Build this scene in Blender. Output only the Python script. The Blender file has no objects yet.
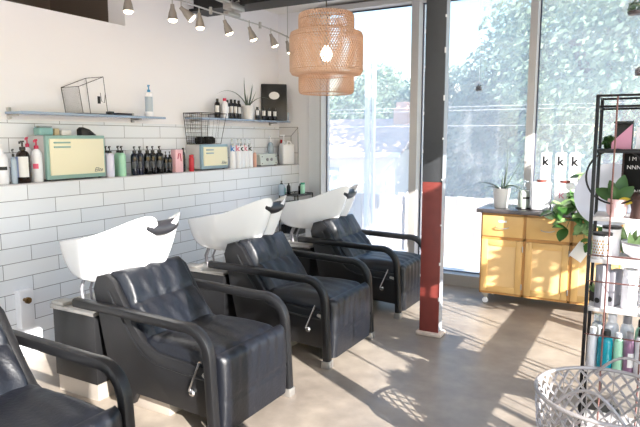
import bpy, bmesh, math, random
from mathutils import Vector, Matrix
random.seed(7)
S = bpy.context.scene
COL = S.collection
PI = math.pi
R = math.radians

# ------------------------------------------------------------ camera, sky, sun, exposure
cam = bpy.data.cameras.new('camera')
camo = bpy.data.objects.new('camera', cam)
COL.objects.link(camo)
cam.sensor_width = 36.0
cam.lens = 585.0 * 36.0 / 640.0
cam.clip_start = 0.02
camo.location = (3.70, 0.0, 1.50)
camo.rotation_euler = (R(90 - 7.3), 0, R(29.6))
S.camera = camo

w = bpy.data.worlds.new('sky')
S.world = w
w.use_nodes = True
wn = w.node_tree
bg = wn.nodes['Background']
sky = wn.nodes.new('ShaderNodeTexSky')
sky.sky_type = 'NISHITA'
sky.sun_disc = False
sky.sun_elevation = R(35)
sky.sun_rotation = R(119)
sky.air_density = 1.2
sky.dust_density = 0.8
hs = wn.nodes.new('ShaderNodeHueSaturation')
hs.inputs['Saturation'].default_value = 1.3
wn.links.new(sky.outputs[0], hs.inputs['Color'])
wn.links.new(hs.outputs[0], bg.inputs[0])
bg.inputs[1].default_value = 0.225

sun = bpy.data.lights.new('sun', 'SUN')
sun.energy = 9.3
sun.angle = R(0.35)
sun.color = (1.0, 0.96, 0.91)
suno = bpy.data.objects.new('sun', sun)
COL.objects.link(suno)
SUN_EL = 24.0
sd = Vector((-0.87, 0.49, 0)).normalized() * math.cos(R(SUN_EL)) + Vector((0, 0, -math.sin(R(SUN_EL))))
suno.rotation_euler = sd.to_track_quat('-Z', 'Y').to_euler()
suno.location = (12, -4, 8)

def portal(loc, rot, sx, sy):
    l = bpy.data.lights.new('portal', 'AREA')
    l.shape = 'RECTANGLE'; l.size = sx; l.size_y = sy
    l.cycles.is_portal = True
    o = bpy.data.objects.new('portal', l)
    o.location = loc; o.rotation_euler = rot
    COL.objects.link(o)
portal((2.5, 6.05, 1.5), (R(-90), 0, 0), 4.3, 2.9)
portal((4.72, 1.5, 1.65), (0, R(90), 0), 3.2, 8.6)
portal((2.3, -3.16, 1.5), (R(90), 0, 0), 4.0, 2.9)

S.view_settings.view_transform = 'Standard'
S.view_settings.look = 'None'
S.view_settings.gamma = 1.0
S.view_settings.use_curve_mapping = False
S.view_settings.exposure = 1.08
S.cycles.max_bounces = 10
S.cycles.diffuse_bounces = 5
S.cycles.transparent_max_bounces = 16
S.cycles.sample_clamp_indirect = 6.0

# ------------------------------------------------------------ helpers
def lin(h):
    h = h.lstrip('#')
    out = []
    for i in (0, 2, 4):
        c = int(h[i:i + 2], 16) / 255
        out.append(c / 12.92 if c <= 0.04045 else ((c + 0.055) / 1.055) ** 2.4)
    return (*out, 1.0)

def mat(name, col, rough=0.5, metal=0.0, noise=0.0, nscale=20.0, bump=0.0, bscale=60.0, trans=0.0, alpha=1.0, emit=None, estr=0.0, spec=0.5, coat=0.0):
    m = bpy.data.materials.new(name)
    m.use_nodes = True
    nt = m.node_tree
    b = nt.nodes['Principled BSDF']
    c = lin(col) if isinstance(col, str) else col
    b.inputs['Base Color'].default_value = c
    b.inputs['Roughness'].default_value = rough
    b.inputs['Metallic'].default_value = metal
    b.inputs['Transmission Weight'].default_value = trans
    b.inputs['Alpha'].default_value = alpha
    b.inputs['Specular IOR Level'].default_value = spec
    b.inputs['Coat Weight'].default_value = coat
    if emit:
        b.inputs['Emission Color'].default_value = lin(emit)
        b.inputs['Emission Strength'].default_value = estr
    tc = nt.nodes.new('ShaderNodeTexCoord')
    n = nt.nodes.new('ShaderNodeTexNoise')
    n.inputs['Scale'].default_value = nscale
    n.inputs['Detail'].default_value = 4
    nt.links.new(tc.outputs['Object'], n.inputs['Vector'])
    if noise > 0:
        mx = nt.nodes.new('ShaderNodeMix'); mx.data_type = 'RGBA'
        mx.inputs[6].default_value = tuple(x * (1 - noise) for x in c[:3]) + (1,)
        mx.inputs[7].default_value = tuple(min(1, x * (1 + noise)) for x in c[:3]) + (1,)
        nt.links.new(n.outputs['Fac'], mx.inputs[0])
        nt.links.new(mx.outputs[2], b.inputs['Base Color'])
    if bump > 0:
        n2 = nt.nodes.new('ShaderNodeTexNoise')
        n2.inputs['Scale'].default_value = bscale
        nt.links.new(tc.outputs['Object'], n2.inputs['Vector'])
        bp = nt.nodes.new('ShaderNodeBump')
        bp.inputs['Strength'].default_value = bump
        bp.inputs['Distance'].default_value = 0.01
        nt.links.new(n2.outputs['Fac'], bp.inputs['Height'])
        nt.links.new(bp.outputs[0], b.inputs['Normal'])
    return m

class MB:
    def __init__(self):
        self.bm = bmesh.new()
    def box(self, x0, y0, z0, x1, y1, z1, bevel=0.0, seg=2, M=None):
        vs = bmesh.ops.create_cube(self.bm, size=1.0)['verts']
        for v in vs:
            v.co = Vector(((x0 + x1) / 2 + v.co.x * (x1 - x0), (y0 + y1) / 2 + v.co.y * (y1 - y0), (z0 + z1) / 2 + v.co.z * (z1 - z0)))
            if M: v.co = M @ v.co
        if bevel > 0:
            es = list({e for v in vs for e in v.link_edges})
            bmesh.ops.bevel(self.bm, geom=es, offset=bevel, segments=seg, affect='EDGES', profile=0.5)
        return self
    def prism(self, poly, axis, a, b, bevel=0.0, seg=2):
        # poly in the two other axes (kept in xyz order)
        def mk(p, t):
            if axis == 'y': return Vector((p[0], t, p[1]))
            if axis == 'x': return Vector((t, p[0], p[1]))
            return Vector((p[0], p[1], t))
        A = [self.bm.verts.new(mk(p, a)) for p in poly]
        B = [self.bm.verts.new(mk(p, b)) for p in poly]
        fs = [self.bm.faces.new(A), self.bm.faces.new(B[::-1])]
        n = len(poly)
        for i in range(n):
            fs.append(self.bm.faces.new((A[i], B[i], B[(i + 1) % n], A[(i + 1) % n])))
        bmesh.ops.recalc_face_normals(self.bm, faces=fs)
        if bevel > 0:
            es = list({e for f in fs[:2] for e in f.edges})
            bmesh.ops.bevel(self.bm, geom=es, offset=bevel, segments=seg, affect='EDGES', profile=0.5)
        return self
    def lathe(self, prof, c=(0, 0, 0), seg=24, sx=1.0, sy=1.0, M=None):
        rings = []
        for r, z in prof:
            ring = []
            if r < 1e-6:
                v = self.bm.verts.new((c[0], c[1], c[2] + z)); ring = [v]
            else:
                for i in range(seg):
                    a = 2 * PI * i / seg
                    ring.append(self.bm.verts.new((c[0] + r * sx * math.cos(a), c[1] + r * sy * math.sin(a), c[2] + z)))
            rings.append(ring)
        if M:
            for rg in rings:
                for v in rg: v.co = M @ v.co
        for p, q in zip(rings, rings[1:]):
            if len(p) == 1 and len(q) == 1: continue
            for i in range(seg):
                j = (i + 1) % seg
                if len(p) == 1: self.bm.faces.new((p[0], q[j], q[i]))
                elif len(q) == 1: self.bm.faces.new((p[i], p[j], q[0]))
                else: self.bm.faces.new((p[i], p[j], q[j], q[i]))
        return self
    def tube(self, pts, r, seg=8, closed=False, flat=1.0, taper=None, cap=True):
        pts = [Vector(p) for p in pts]
        n = len(pts)
        rings = []
        up = None
        for i, p in enumerate(pts):
            if closed: t = (pts[(i + 1) % n] - pts[i - 1]).normalized()
            else: t = (pts[min(i + 1, n - 1)] - pts[max(i - 1, 0)]).normalized()
            if up is None:
                up = Vector((0, 0, 1)) if abs(t.z) < 0.9 else Vector((1, 0, 0))
            s = t.cross(up)
            if s.length < 1e-4: s = t.cross(Vector((0, 1, 0)))
            s.normalize(); u = s.cross(t).normalized(); up = u
            rr = r if taper is None else r * taper[i]
            rings.append([self.bm.verts.new(p + s * (rr * math.cos(2 * PI * k / seg)) + u * (rr * flat * math.sin(2 * PI * k / seg))) for k in range(seg)])
        m = n if closed else n - 1
        for i in range(m):
            p, q = rings[i], rings[(i + 1) % n]
            for k in range(seg):
                l = (k + 1) % seg
                self.bm.faces.new((p[k], p[l], q[l], q[k]))
        if cap and not closed:
            self.bm.faces.new(rings[0][::-1]); self.bm.faces.new(rings[-1])
        return self
    def sweep_xz(self, pts, hw, ht, y, c=0.008):
        # rounded-rectangle section swept along a path in the xz plane; hw half width in y, ht half thickness
        sec = []
        for sx_, sy_, a0 in ((1, 1, 0), (-1, 1, 90), (-1, -1, 180), (1, -1, 270)):
            for k in range(3):
                a = R(a0 + 45 * k)
                sec.append((sx_ * (hw - c) + c * math.cos(a), sy_ * (ht - c) + c * math.sin(a)))
        rings = []
        n = len(pts)
        for i in range(n):
            a = Vector(pts[max(i - 1, 0)]); b = Vector(pts[min(i + 1, n - 1)])
            t = (b - a).normalized(); nn = Vector((-t.y, t.x))
            rings.append([self.bm.verts.new((pts[i][0] + nn.x * v, y + u, pts[i][1] + nn.y * v)) for u, v in sec])
        m = len(sec)
        fs = []
        for p, q in zip(rings, rings[1:]):
            for k in range(m):
                fs.append(self.bm.faces.new((p[k], p[(k + 1) % m], q[(k + 1) % m], q[k])))
        fs.append(self.bm.faces.new(rings[0])); fs.append(self.bm.faces.new(rings[-1]))
        bmesh.ops.recalc_face_normals(self.bm, faces=fs)
        return self
    def grid_slab(self, fn, nu, nv):
        """closed slab; fn(u,v,side) -> Vector, side 0 front / 1 back"""
        F = [[self.bm.verts.new(fn(i / nu, j / nv, 0)) for j in range(nv + 1)] for i in range(nu + 1)]
        B = [[self.bm.verts.new(fn(i / nu, j / nv, 1)) for j in range(nv + 1)] for i in range(nu + 1)]
        fs = []
        for i in range(nu):
            for j in range(nv):
                fs.append(self.bm.faces.new((F[i][j], F[i + 1][j], F[i + 1][j + 1], F[i][j + 1])))
                fs.append(self.bm.faces.new((B[i][j], B[i][j + 1], B[i + 1][j + 1], B[i + 1][j])))
        for i in range(nu):
            fs.append(self.bm.faces.new((F[i][0], B[i][0], B[i + 1][0], F[i + 1][0])))
            fs.append(self.bm.faces.new((F[i][nv], F[i + 1][nv], B[i + 1][nv], B[i][nv])))
        for j in range(nv):
            fs.append(self.bm.faces.new((F[0][j], F[0][j + 1], B[0][j + 1], B[0][j])))
            fs.append(self.bm.faces.new((F[nu][j], B[nu][j], B[nu][j + 1], F[nu][j + 1])))
        bmesh.ops.recalc_face_normals(self.bm, faces=fs)
        return self
    def mesh(self, name, m, angle=35):
        me = bpy.data.meshes.new(name)
        self.bm.to_mesh(me); self.bm.free()
        me.materials.append(m)
        for p in me.polygons: p.use_smooth = True
        me.set_sharp_from_angle(angle=R(angle))
        return me
    def build(self, name, m, parent=None, loc=(0, 0, 0), rot=(0, 0, 0), angle=35):
        o = bpy.data.objects.new(name, self.mesh(name, m, angle))
        COL.objects.link(o)
        o.location = loc; o.rotation_euler = rot
        if parent: o.parent = parent
        return o

def tag(o, label, cat, group=None, kind=None):
    if label: o['label'] = label
    if cat: o['category'] = cat
    if group: o['group'] = group
    if kind: o['kind'] = kind
    return o

def thing(name, label, cat, loc=(0, 0, 0), rz=0.0, group=None, rot=None):
    o = bpy.data.objects.new(name, None)
    o.empty_display_size = 0.05
    COL.objects.link(o)
    o.location = loc
    o.rotation_euler = rot if rot else (0, 0, rz)
    return tag(o, label, cat, group)

def struct(name, mb, m, parent=None):
    o = mb.build(name, m, parent)
    if not parent: o['kind'] = 'structure'
    return o

def copy_tree(o, parent=None):
    c = o.copy(); COL.objects.link(c)
    if parent: c.parent = parent
    for ch in list(o.children): copy_tree(ch, c)
    return c

def dup(o, loc, label, rz=None, group=None):
    c = copy_tree(o)
    c.location = loc
    if rz is not None: c.rotation_euler = (0, 0, rz)
    c['label'] = label
    if group: c['group'] = group
    return c

_tx = {}
def text_obj(name, body, size, m, parent, loc, rot, shear=0.0, extrude=0.0006, spacing=1.0, align='CENTER', bold=0.0):
    cu = bpy.data.curves.new('text', 'FONT')
    cu.body = body; cu.size = size; cu.extrude = extrude; cu.offset = bold; cu.shear = shear; cu.space_character = spacing
    cu.align_x = align; cu.resolution_u = 2
    t = bpy.data.objects.new('text', cu)
    COL.objects.link(t)
    dg = bpy.context.evaluated_depsgraph_get()
    me = bpy.data.meshes.new_from_object(t.evaluated_get(dg))
    bpy.data.objects.remove(t)
    me.materials.clear(); me.materials.append(m)
    o = bpy.data.objects.new(name, me)
    COL.objects.link(o)
    o.parent = parent; o.location = loc; o.rotation_euler = rot
    return o

# ------------------------------------------------------------ materials
M = {}
M['paint'] = mat('painted_wall', '#eeecee', 0.7, bump=0.05, bscale=80)
M['ceiling'] = mat('ceiling_paint', '#efece8', 0.8)
M['steel_dark'] = mat('dark_painted_steel', '#3a3c3f', 0.45, noise=0.1)
M['steel_black'] = mat('black_beam', '#151618', 0.5)
M['alu'] = mat('window_aluminium', '#b9b5b2', 0.4, 0.3)
M['alu_white'] = mat('window_jamb_white', '#dfe0e2', 0.45)
M['leather'] = mat('black_leather', '#0d1018', 0.42, noise=0.15, nscale=8, bump=0.2, bscale=60, spec=0.6)  # bluish base carries the sky's sheen on the black leather
M['vinyl'] = mat('black_vinyl_shell', '#151517', 0.42, bump=0.1, bscale=200)
M['arm'] = mat('black_urethane_arm', '#141416', 0.4, spec=0.45)
M['chrome'] = mat('chrome', '#d8d8da', 0.15, 1.0)
M['silver'] = mat('brushed_silver', '#b9b6b2', 0.35, 0.8)
M['beige_plinth'] = mat('steel_plinth', '#b5aca2', 0.4, 0.4)
M['ceramic'] = mat('white_ceramic', '#f3f3f4', 0.12, spec=0.6, coat=0.3)
M['gel'] = mat('dark_gel_rubber', '#2c2c30', 0.3)
M['black'] = mat('black_plastic', '#101012', 0.35)
M['black_glass'] = mat('black_bottle', '#0d0e12', 0.12)
M['navy'] = mat('navy_bottle', '#181c2e', 0.15)
M['amber'] = mat('dark_amber_bottle', '#21130c', 0.12)
M['white_pl'] = mat('white_plastic', '#eeeef2', 0.3)
M['lav'] = mat('lavender_bottle', '#dcd9ec', 0.35)
M['mint'] = mat('mint_bottle', '#a5d8ba', 0.35)
M['clear'] = mat('clear_plastic', '#dfe9ef', 0.1, trans=0.7)
M['bluecl'] = mat('pale_blue_plastic', '#c3d3e2', 0.2, trans=0.3)
M['red'] = mat('red_plastic', '#c2202f', 0.35)
M['pinkred'] = mat('crimson_pump', '#c01848', 0.35)
M['pink'] = mat('pink_card', '#efbfc6', 0.5)
M['pinklabel'] = mat('pink_label', '#e0607c', 0.5)
M['label'] = mat('white_label', '#e6e4e2', 0.55)
M['blue_label'] = mat('blue_label', '#8fa0cc', 0.5)
M['cream'] = mat('cream_enamel', '#efe7c8', 0.3)
M['seagreen'] = mat('sea_green_frame', '#8fb0a8', 0.35)
M['greyblue'] = mat('grey_blue_frame', '#8faab9', 0.35)
M['greyside'] = mat('pale_grey_enamel', '#c8c6c6', 0.4)
M['ink'] = mat('black_ink', '#18181a', 0.5)
M['inkblue'] = mat('blue_ink', '#2a74b8', 0.5)
M['inkpink'] = mat('pink_ink', '#d8869a', 0.5)
M['inkgrey'] = mat('grey_ink', '#55585c', 0.5)
M['peach'] = mat('peach_bottle', '#e2ab94', 0.4)
M['teal'] = mat('teal_liquid', '#0f9fb4', 0.15, trans=0.2)
M['green'] = mat('green_plastic', '#0f8a6a', 0.3)
M['purple'] = mat('mauve_bottle', '#8c6a86', 0.3)
M['magenta'] = mat('magenta_band', '#d45ab8', 0.4)
M['blue'] = mat('blue_pump', '#1f86b8', 0.3)
M['glassblue'] = mat('glass_shelf', '#a9bdd6', 0.12, 0.0, trans=0.25)
M['wire'] = mat('dark_wire', '#2b2627', 0.45, 0.4)
M['wire_black'] = mat('black_powder_coat', '#1a181a', 0.35, 0.2)
M['rose'] = mat('rose_brown_metal', '#6d4a46', 0.35, 0.3)
M['rattan'] = mat('woven_bamboo', '#d4b196', 0.6, noise=0.15, nscale=30)
M['wood'] = mat('maple_wood', '#dab070', 0.42, noise=0.1, nscale=6)
M['wood_edge'] = mat('maple_edge', '#bf8c50', 0.45, noise=0.12, nscale=8)
M['counter'] = mat('dark_steel_countertop', '#6f6a6c', 0.25, 0.6)
M['leaf'] = mat('green_leaf', '#39602a', 0.4, noise=0.3, nscale=9)
M['leaf_pale'] = mat('variegated_leaf', '#83a068', 0.4, noise=0.35, nscale=25)
M['aloe'] = mat('aloe_leaf', '#4a5a4c', 0.45, noise=0.25, nscale=20)
M['pot_white'] = mat('white_pot', '#e2e0de', 0.4)
M['pot_pink'] = mat('pale_pink_pot', '#f0c8c8', 0.4)
M['terracotta'] = mat('terracotta', '#cf7f4a', 0.6)
M['soil'] = mat('soil', '#2a1d16', 0.9, noise=0.4)
M['brown'] = mat('dark_brown_wood', '#3a221c', 0.5, noise=0.3)
M['gold'] = mat('gold_foil', '#c79a45', 0.3, 0.8)
M['shelf_white'] = mat('pale_shelf_board', '#d8d3d0', 0.4)
M['grey'] = mat('mid_grey_plastic', '#8e8c92', 0.4)
M['galv'] = mat('galvanised_wire', '#a9a4a4', 0.4, 0.35)
M['mirror'] = mat('mirror_glass', '#dfe4f2', 0.12, 0.25)  # bright reflection is put into the pale, barely metallic base
M['white_shade'] = mat('white_card', '#f2f0ee', 0.5)

def tile_mat(name, sy, sz):
    m = bpy.data.materials.new(name); m.use_nodes = True
    nt = m.node_tree; b = nt.nodes['Principled BSDF']
    tc = nt.nodes.new('ShaderNodeTexCoord')
    sp = nt.nodes.new('ShaderNodeSeparateXYZ'); cb = nt.nodes.new('ShaderNodeCombineXYZ')
    ad1 = nt.nodes.new('ShaderNodeMath'); ad1.operation = 'ADD'; ad1.inputs[1].default_value = sy
    ad2 = nt.nodes.new('ShaderNodeMath'); ad2.operation = 'ADD'; ad2.inputs[1].default_value = sz
    ax = nt.nodes.new('ShaderNodeMath'); ax.operation = 'ADD'
    nt.links.new(tc.outputs['Object'], sp.inputs[0])
    nt.links.new(sp.outputs[0], ax.inputs[0]); nt.links.new(sp.outputs[1], ax.inputs[1])
    nt.links.new(ax.outputs[0], ad1.inputs[0]); nt.links.new(sp.outputs[2], ad2.inputs[0])
    nt.links.new(ad1.outputs[0], cb.inputs[0]); nt.links.new(ad2.outputs[0], cb.inputs[1])
    br = nt.nodes.new('ShaderNodeTexBrick')
    br.offset = 0.5; br.offset_frequency = 2
    br.inputs['Color1'].default_value = lin('#eef0f4'); br.inputs['Color2'].default_value = lin('#e6e9ef')
    br.inputs['Mortar'].default_value = lin('#77767c')
    br.inputs['Scale'].default_value = 1.0
    br.inputs['Mortar Size'].default_value = 0.0024
    br.inputs['Mortar Smooth'].default_value = 0.3
    br.inputs['Brick Width'].default_value = 0.420
    br.inputs['Row Height'].default_value = 0.1048
    nt.links.new(cb.outputs[0], br.inputs['Vector'])
    nt.links.new(br.outputs['Color'], b.inputs['Base Color'])
    mr = nt.nodes.new('ShaderNodeMapRange')
    mr.inputs['To Min'].default_value = 0.14; mr.inputs['To Max'].default_value = 0.8
    nt.links.new(br.outputs['Fac'], mr.inputs[0]); nt.links.new(mr.outputs[0], b.inputs['Roughness'])
    bp = nt.nodes.new('ShaderNodeBump'); bp.invert = True
    bp.inputs['Strength'].default_value = 0.4; bp.inputs['Distance'].default_value = 0.003
    nt.links.new(br.outputs['Fac'], bp.inputs['Height']); nt.links.new(bp.outputs[0], b.inputs['Normal'])
    return m
M['tile'] = tile_mat('white_subway_tile', -2.473 + 0.42 * 10, -1.19 + 0.1048 * 20)

def floor_mat():
    m = bpy.data.materials.new('polished_concrete'); m.use_nodes = True
    nt = m.node_tree; b = nt.nodes['Principled BSDF']
    tc = nt.nodes.new('ShaderNodeTexCoord')
    n1 = nt.nodes.new('ShaderNodeTexNoise'); n1.inputs['Scale'].default_value = 1.3; n1.inputs['Detail'].default_value = 8; n1.inputs['Roughness'].default_value = 0.65
    n2 = nt.nodes.new('ShaderNodeTexNoise'); n2.inputs['Scale'].default_value = 9; n2.inputs['Detail'].default_value = 6
    nt.links.new(tc.outputs['Object'], n1.inputs['Vector']); nt.links.new(tc.outputs['Object'], n2.inputs['Vector'])
    cr = nt.nodes.new('ShaderNodeValToRGB')
    cr.color_ramp.elements[0].position = 0.3; cr.color_ramp.elements[0].color = lin('#7a7067')
    cr.color_ramp.elements[1].position = 0.72; cr.color_ramp.elements[1].color = lin('#a69b8d')
    nt.links.new(n1.outputs['Fac'], cr.inputs[0])
    mx = nt.nodes.new('ShaderNodeMix'); mx.data_type = 'RGBA'; mx.blend_type = 'OVERLAY'
    mx.inputs[0].default_value = 0.35
    nt.links.new(cr.outputs[0], mx.inputs[6]); nt.links.new(n2.outputs['Fac'], mx.inputs[7])
    nt.links.new(mx.outputs[2], b.inputs['Base Color'])
    mr = nt.nodes.new('ShaderNodeMapRange'); mr.inputs['To Min'].default_value = 0.25; mr.inputs['To Max'].default_value = 0.5
    nt.links.new(n2.outputs['Fac'], mr.inputs[0]); nt.links.new(mr.outputs[0], b.inputs['Roughness'])
    return m
M['floor'] = floor_mat()

def pane_mat(name, haze, stripes=True):
    m = bpy.data.materials.new(name); m.use_nodes = True
    nt = m.node_tree
    for n in list(nt.nodes): nt.nodes.remove(n)
    out = nt.nodes.new('ShaderNodeOutputMaterial')
    tr = nt.nodes.new('ShaderNodeBsdfTransparent')
    tl = nt.nodes.new('ShaderNodeBsdfTranslucent'); tl.inputs[0].default_value = (0.92, 0.96, 1.0, 1)
    gl = nt.nodes.new('ShaderNodeBsdfGlossy'); gl.inputs['Roughness'].default_value = 0.03
    mx = nt.nodes.new('ShaderNodeMixShader'); mg = nt.nodes.new('ShaderNodeMixShader')
    mg.inputs[0].default_value = 0.05
    mx.inputs[0].default_value = haze
    if haze > 0 and stripes:
        tc = nt.nodes.new('ShaderNodeTexCoord')
        mp = nt.nodes.new('ShaderNodeMapping'); mp.inputs['Rotation'].default_value = (0, R(9), 0)
        wv = nt.nodes.new('ShaderNodeTexWave'); wv.inputs['Scale'].default_value = 9.0; wv.inputs['Distortion'].default_value = 1.2; wv.inputs['Detail Scale'].default_value = 0.6
        nt.links.new(tc.outputs['Object'], mp.inputs[0]); nt.links.new(mp.outputs[0], wv.inputs['Vector'])
        mr = nt.nodes.new('ShaderNodeMapRange'); mr.inputs['To Min'].default_value = haze - 0.012; mr.inputs['To Max'].default_value = haze + 0.012
        nt.links.new(wv.outputs['Fac'], mr.inputs[0]); nt.links.new(mr.outputs[0], mx.inputs[0])
    nt.links.new(tr.outputs[0], mx.inputs[1]); nt.links.new(tl.outputs[0], mx.inputs[2])
    nt.links.new(mx.outputs[0], mg.inputs[1]); nt.links.new(gl.outputs[0], mg.inputs[2])
    nt.links.new(mg.outputs[0], out.inputs[0])
    return m
M['pane_hazy'] = pane_mat('hazy_sun_film_glass', 0.22, False)
M['pane_clear'] = pane_mat('clear_glass', 0.0)

# ------------------------------------------------------------ the room
XR = 4.6          # right (street) wall with storefront glazing
YB = 6.0
YF = -3.0
struct('floor', MB().box(-0.6, YF, -0.2, XR + 0.2, YB + 0.05, 0.0), M['floor'])
struct('wall_left', MB().box(-0.48, YF, 0, -0.28, YB + 0.1, 2.45).box(-0.48, 3.65, 2.45, -0.28, YB + 0.1, 3.6), M['paint'])
rc = MB()
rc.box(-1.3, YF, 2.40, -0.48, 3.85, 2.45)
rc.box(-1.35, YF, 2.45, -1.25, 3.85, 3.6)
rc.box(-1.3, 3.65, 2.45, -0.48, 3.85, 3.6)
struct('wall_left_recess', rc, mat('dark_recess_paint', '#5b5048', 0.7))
struct('wall_left_ledge', MB().box(-0.28, YF, 0, 0.0, YB, 1.19), M['tile'])
struct('wall_left_splashback', MB().box(-0.29, YF, 1.19, -0.272, YB, 1.633), M['tile'])
struct('trim_1', MB().box(-0.275, YF, 1.188, 0.006, YB, 1.196), mat('ledge_cap', '#cfcdd0', 0.15))
# end return of the tiled niche with a mitred border
eb = MB().box(-0.272, YB - 0.012, 1.196, 0.0, YB + 0.001, 1.633)
struct('wall_back_tile_return', eb, mat('return_tile', '#dcd9da', 0.25))
tr = MB()
for a, b in (((-0.27, 1.53), (-0.10, 1.53)), ((-0.10, 1.53), (-0.10, 1.20)), ((-0.10, 1.53), (-0.002, 1.628)), ((-0.10, 1.33), (-0.002, 1.33)), ((-0.002, 1.19), (-0.002, 1.633)), ((-0.27, 1.633), (-0.002, 1.633))):
    tr.tube([(a[0], YB - 0.014, a[1]), (b[0], YB - 0.014, b[1])], 0.003, 6)
struct('trim_2', tr, mat('grout', '#6d6a6c', 0.8))
struct('wall_back', MB().box(-0.48, YB, 0, 0.20, YB + 0.15, 3.6).box(0.20, YB, 2.93, XR + 0.2, YB + 0.15, 3.6), M['paint'])
struct('ceiling', MB().box(-0.48, 4.72, 2.96, XR + 0.2, YB + 0.1, 3.1), M['ceiling'])
struct('ceiling_high', MB().box(-1.4, YF, 3.6, XR + 0.2, YB + 0.1, 3.7), M['ceiling'])
struct('wall_front', MB().box(-0.48, YF - 0.15, 0, 0.3, YF, 3.6).box(4.3, YF - 0.15, 0, XR + 0.2, YF, 3.6).box(0.3, YF - 0.15, 2.9, 4.3, YF, 3.6), M['paint'])
wf_ = struct('window_10', MB().box(0.3, YF - 0.08, 0.05, 4.3, YF - 0.074, 2.9), M['pane_clear'])  # unseen glazing behind the camera, added to brighten the interior
MB().box(0.3, YF - 0.12, 0, 4.3, YF, 0.08).box(1.6, YF - 0.12, 0.08, 1.68, YF, 2.9).box(2.95, YF - 0.12, 0.08, 3.03, YF, 2.9).build('window_frame', M['alu'], wf_)
struct('wall_right', MB().box(XR, YF, 3.35, XR + 0.15, YB, 3.6).box(XR, YF, 0, XR + 0.15, YF + 0.5, 3.35).box(XR, YF, -0.0, XR + 0.15, YB, 0.06), M['paint'])
# beam
bm_ = MB().box(-0.28, 4.52, 2.73, XR, 4.535, 3.6).box(-0.28, 4.45, 2.71, XR, 4.72, 2.735)
struct('trim_3', bm_, M['steel_black'])

def back_window(n, x0, x1, fl, fr):
    f = MB()
    f.box(x0 - fl, 5.80, 0.0, x0, 6.0, 2.93)
    f.box(x0, 5.80, 0.0, x1, 6.0, 0.115)
    f.box(x0, 5.80, 2.875, x1, 6.0, 2.93)
    o = struct('window_%d' % n, MB().box(x0 - 0.002, 5.93, 0.11, x1 + 0.002, 5.936, 2.88), M['pane_hazy'])
    f.build('window_frame', M['alu'], o)
    g = MB()
    g.tube([(x0 + 0.006, 5.925, 0.115), (x0 + 0.006, 5.925, 2.875)], 0.007, 4)
    g.tube([(x1 - 0.006, 5.925, 0.115), (x1 - 0.006, 5.925, 2.875)], 0.007, 4)
    g.tube([(x0, 5.925, 2.868), (x1, 5.925, 2.868)], 0.009, 4)
    g.tube([(x0, 5.925, 0.122), (x1, 5.925, 0.122)], 0.006, 4)
    g.build('glazing_gasket', mat('gasket', '#3b4252', 0.5), o)
    return o
back_window(1, 0.42, 1.475, 0.02, 0.06)
back_window(2, 1.555, 2.635, 0.08, 0.06)
back_window(3, 2.70, 3.85, 0.065, 0.06)
back_window(4, 3.92, XR, 0.07, 0.06)
struct('trim_4', MB().box(0.20, 5.90, 0, 0.40, 6.02, 2.93, 0.004).box(0.30, 5.86, 0, 0.40, 5.90, 2.93, 0.003), M['alu_white'])

# right storefront
def side_window(n, y0, y1, top):
    o = struct('window_%d' % n, MB().box(XR + 0.05, y0, 0.06, XR + 0.056, y1, top), M['pane_clear'])
    f = MB()
    f.box(XR, y0 - 0.04, 0.06, XR + 0.1, y0 + 0.0, top)
    f.box(XR, y1, 0.06, XR + 0.1, y1 + 0.04, top)
    f.box(XR, y0, 0.86, XR + 0.1, y1, 0.965)
    f.box(XR, y0, top - 0.05, XR + 0.1, y1, top)
    f.build('window_frame', M['alu'], o)
    if n == 8:
        for yy in (2.05, 2.90, 3.02, 3.17, 3.56, 3.66):  # unseen bars, added to throw thin shadow lines across the floor
            MB().tube([(XR + .02, yy, 0.06), (XR + .02, yy, top)], .009, 6).build('shadow_bar', M['alu'], o)
for i, (a, b, c_) in enumerate(((-2.46, -0.04, 2.62), (0.04, 0.70, 2.98), (0.78, 1.62, 2.62), (1.70, 4.15, 2.62), (4.23, YB - .04, 2.62))):
    side_window(5 + i, a, b, c_)
    struct('wall_right', MB().box(XR, a - 0.04, c_, XR + 0.15, b + 0.04, 3.35), M['paint'])

# steel column
c = thing('steel_column', 'dark grey steel column with a red-primed lower half in the middle of the floor', 'column', (2.285, 4.25, 0))
c['kind'] = 'structure'
MB().box(-0.075, -0.08, 1.18, 0.075, -0.066, 3.6, 0.002).build('front_flange', M['steel_dark'], c)
MB().box(-0.075, -0.08, 0.03, 0.075, -0.066, 1.18, 0.002).build('primed_flange', mat('red_primer', '#73302a', 0.5, noise=0.18, nscale=14), c)
MB().box(-0.07, -0.066, 0.03, 0.073, 0.02, 3.6, 0.002).build('web', mat('pale_steel', '#a3a9b2', 0.4, 0.2, noise=0.15), c)
MB().box(-0.10, -0.10, 0.0, 0.10, 0.04, 0.035, 0.012).build('base_grout', mat('chipped_grout', '#c9b6a8', 0.8, noise=0.3), c)
sm = MB()
for k in range(9):
    z = 0.2 + k * 0.3 + random.uniform(-.05, .05)
    sm.box(-0.077, -0.0815, z, -0.073, -0.066, z + random.uniform(.01, .03))
    sm.box(0.070, -0.0815, z + .1, 0.077, -0.066, z + .1 + random.uniform(.01, .04))
sm.build('chip_mark', M['label'], c)

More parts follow.
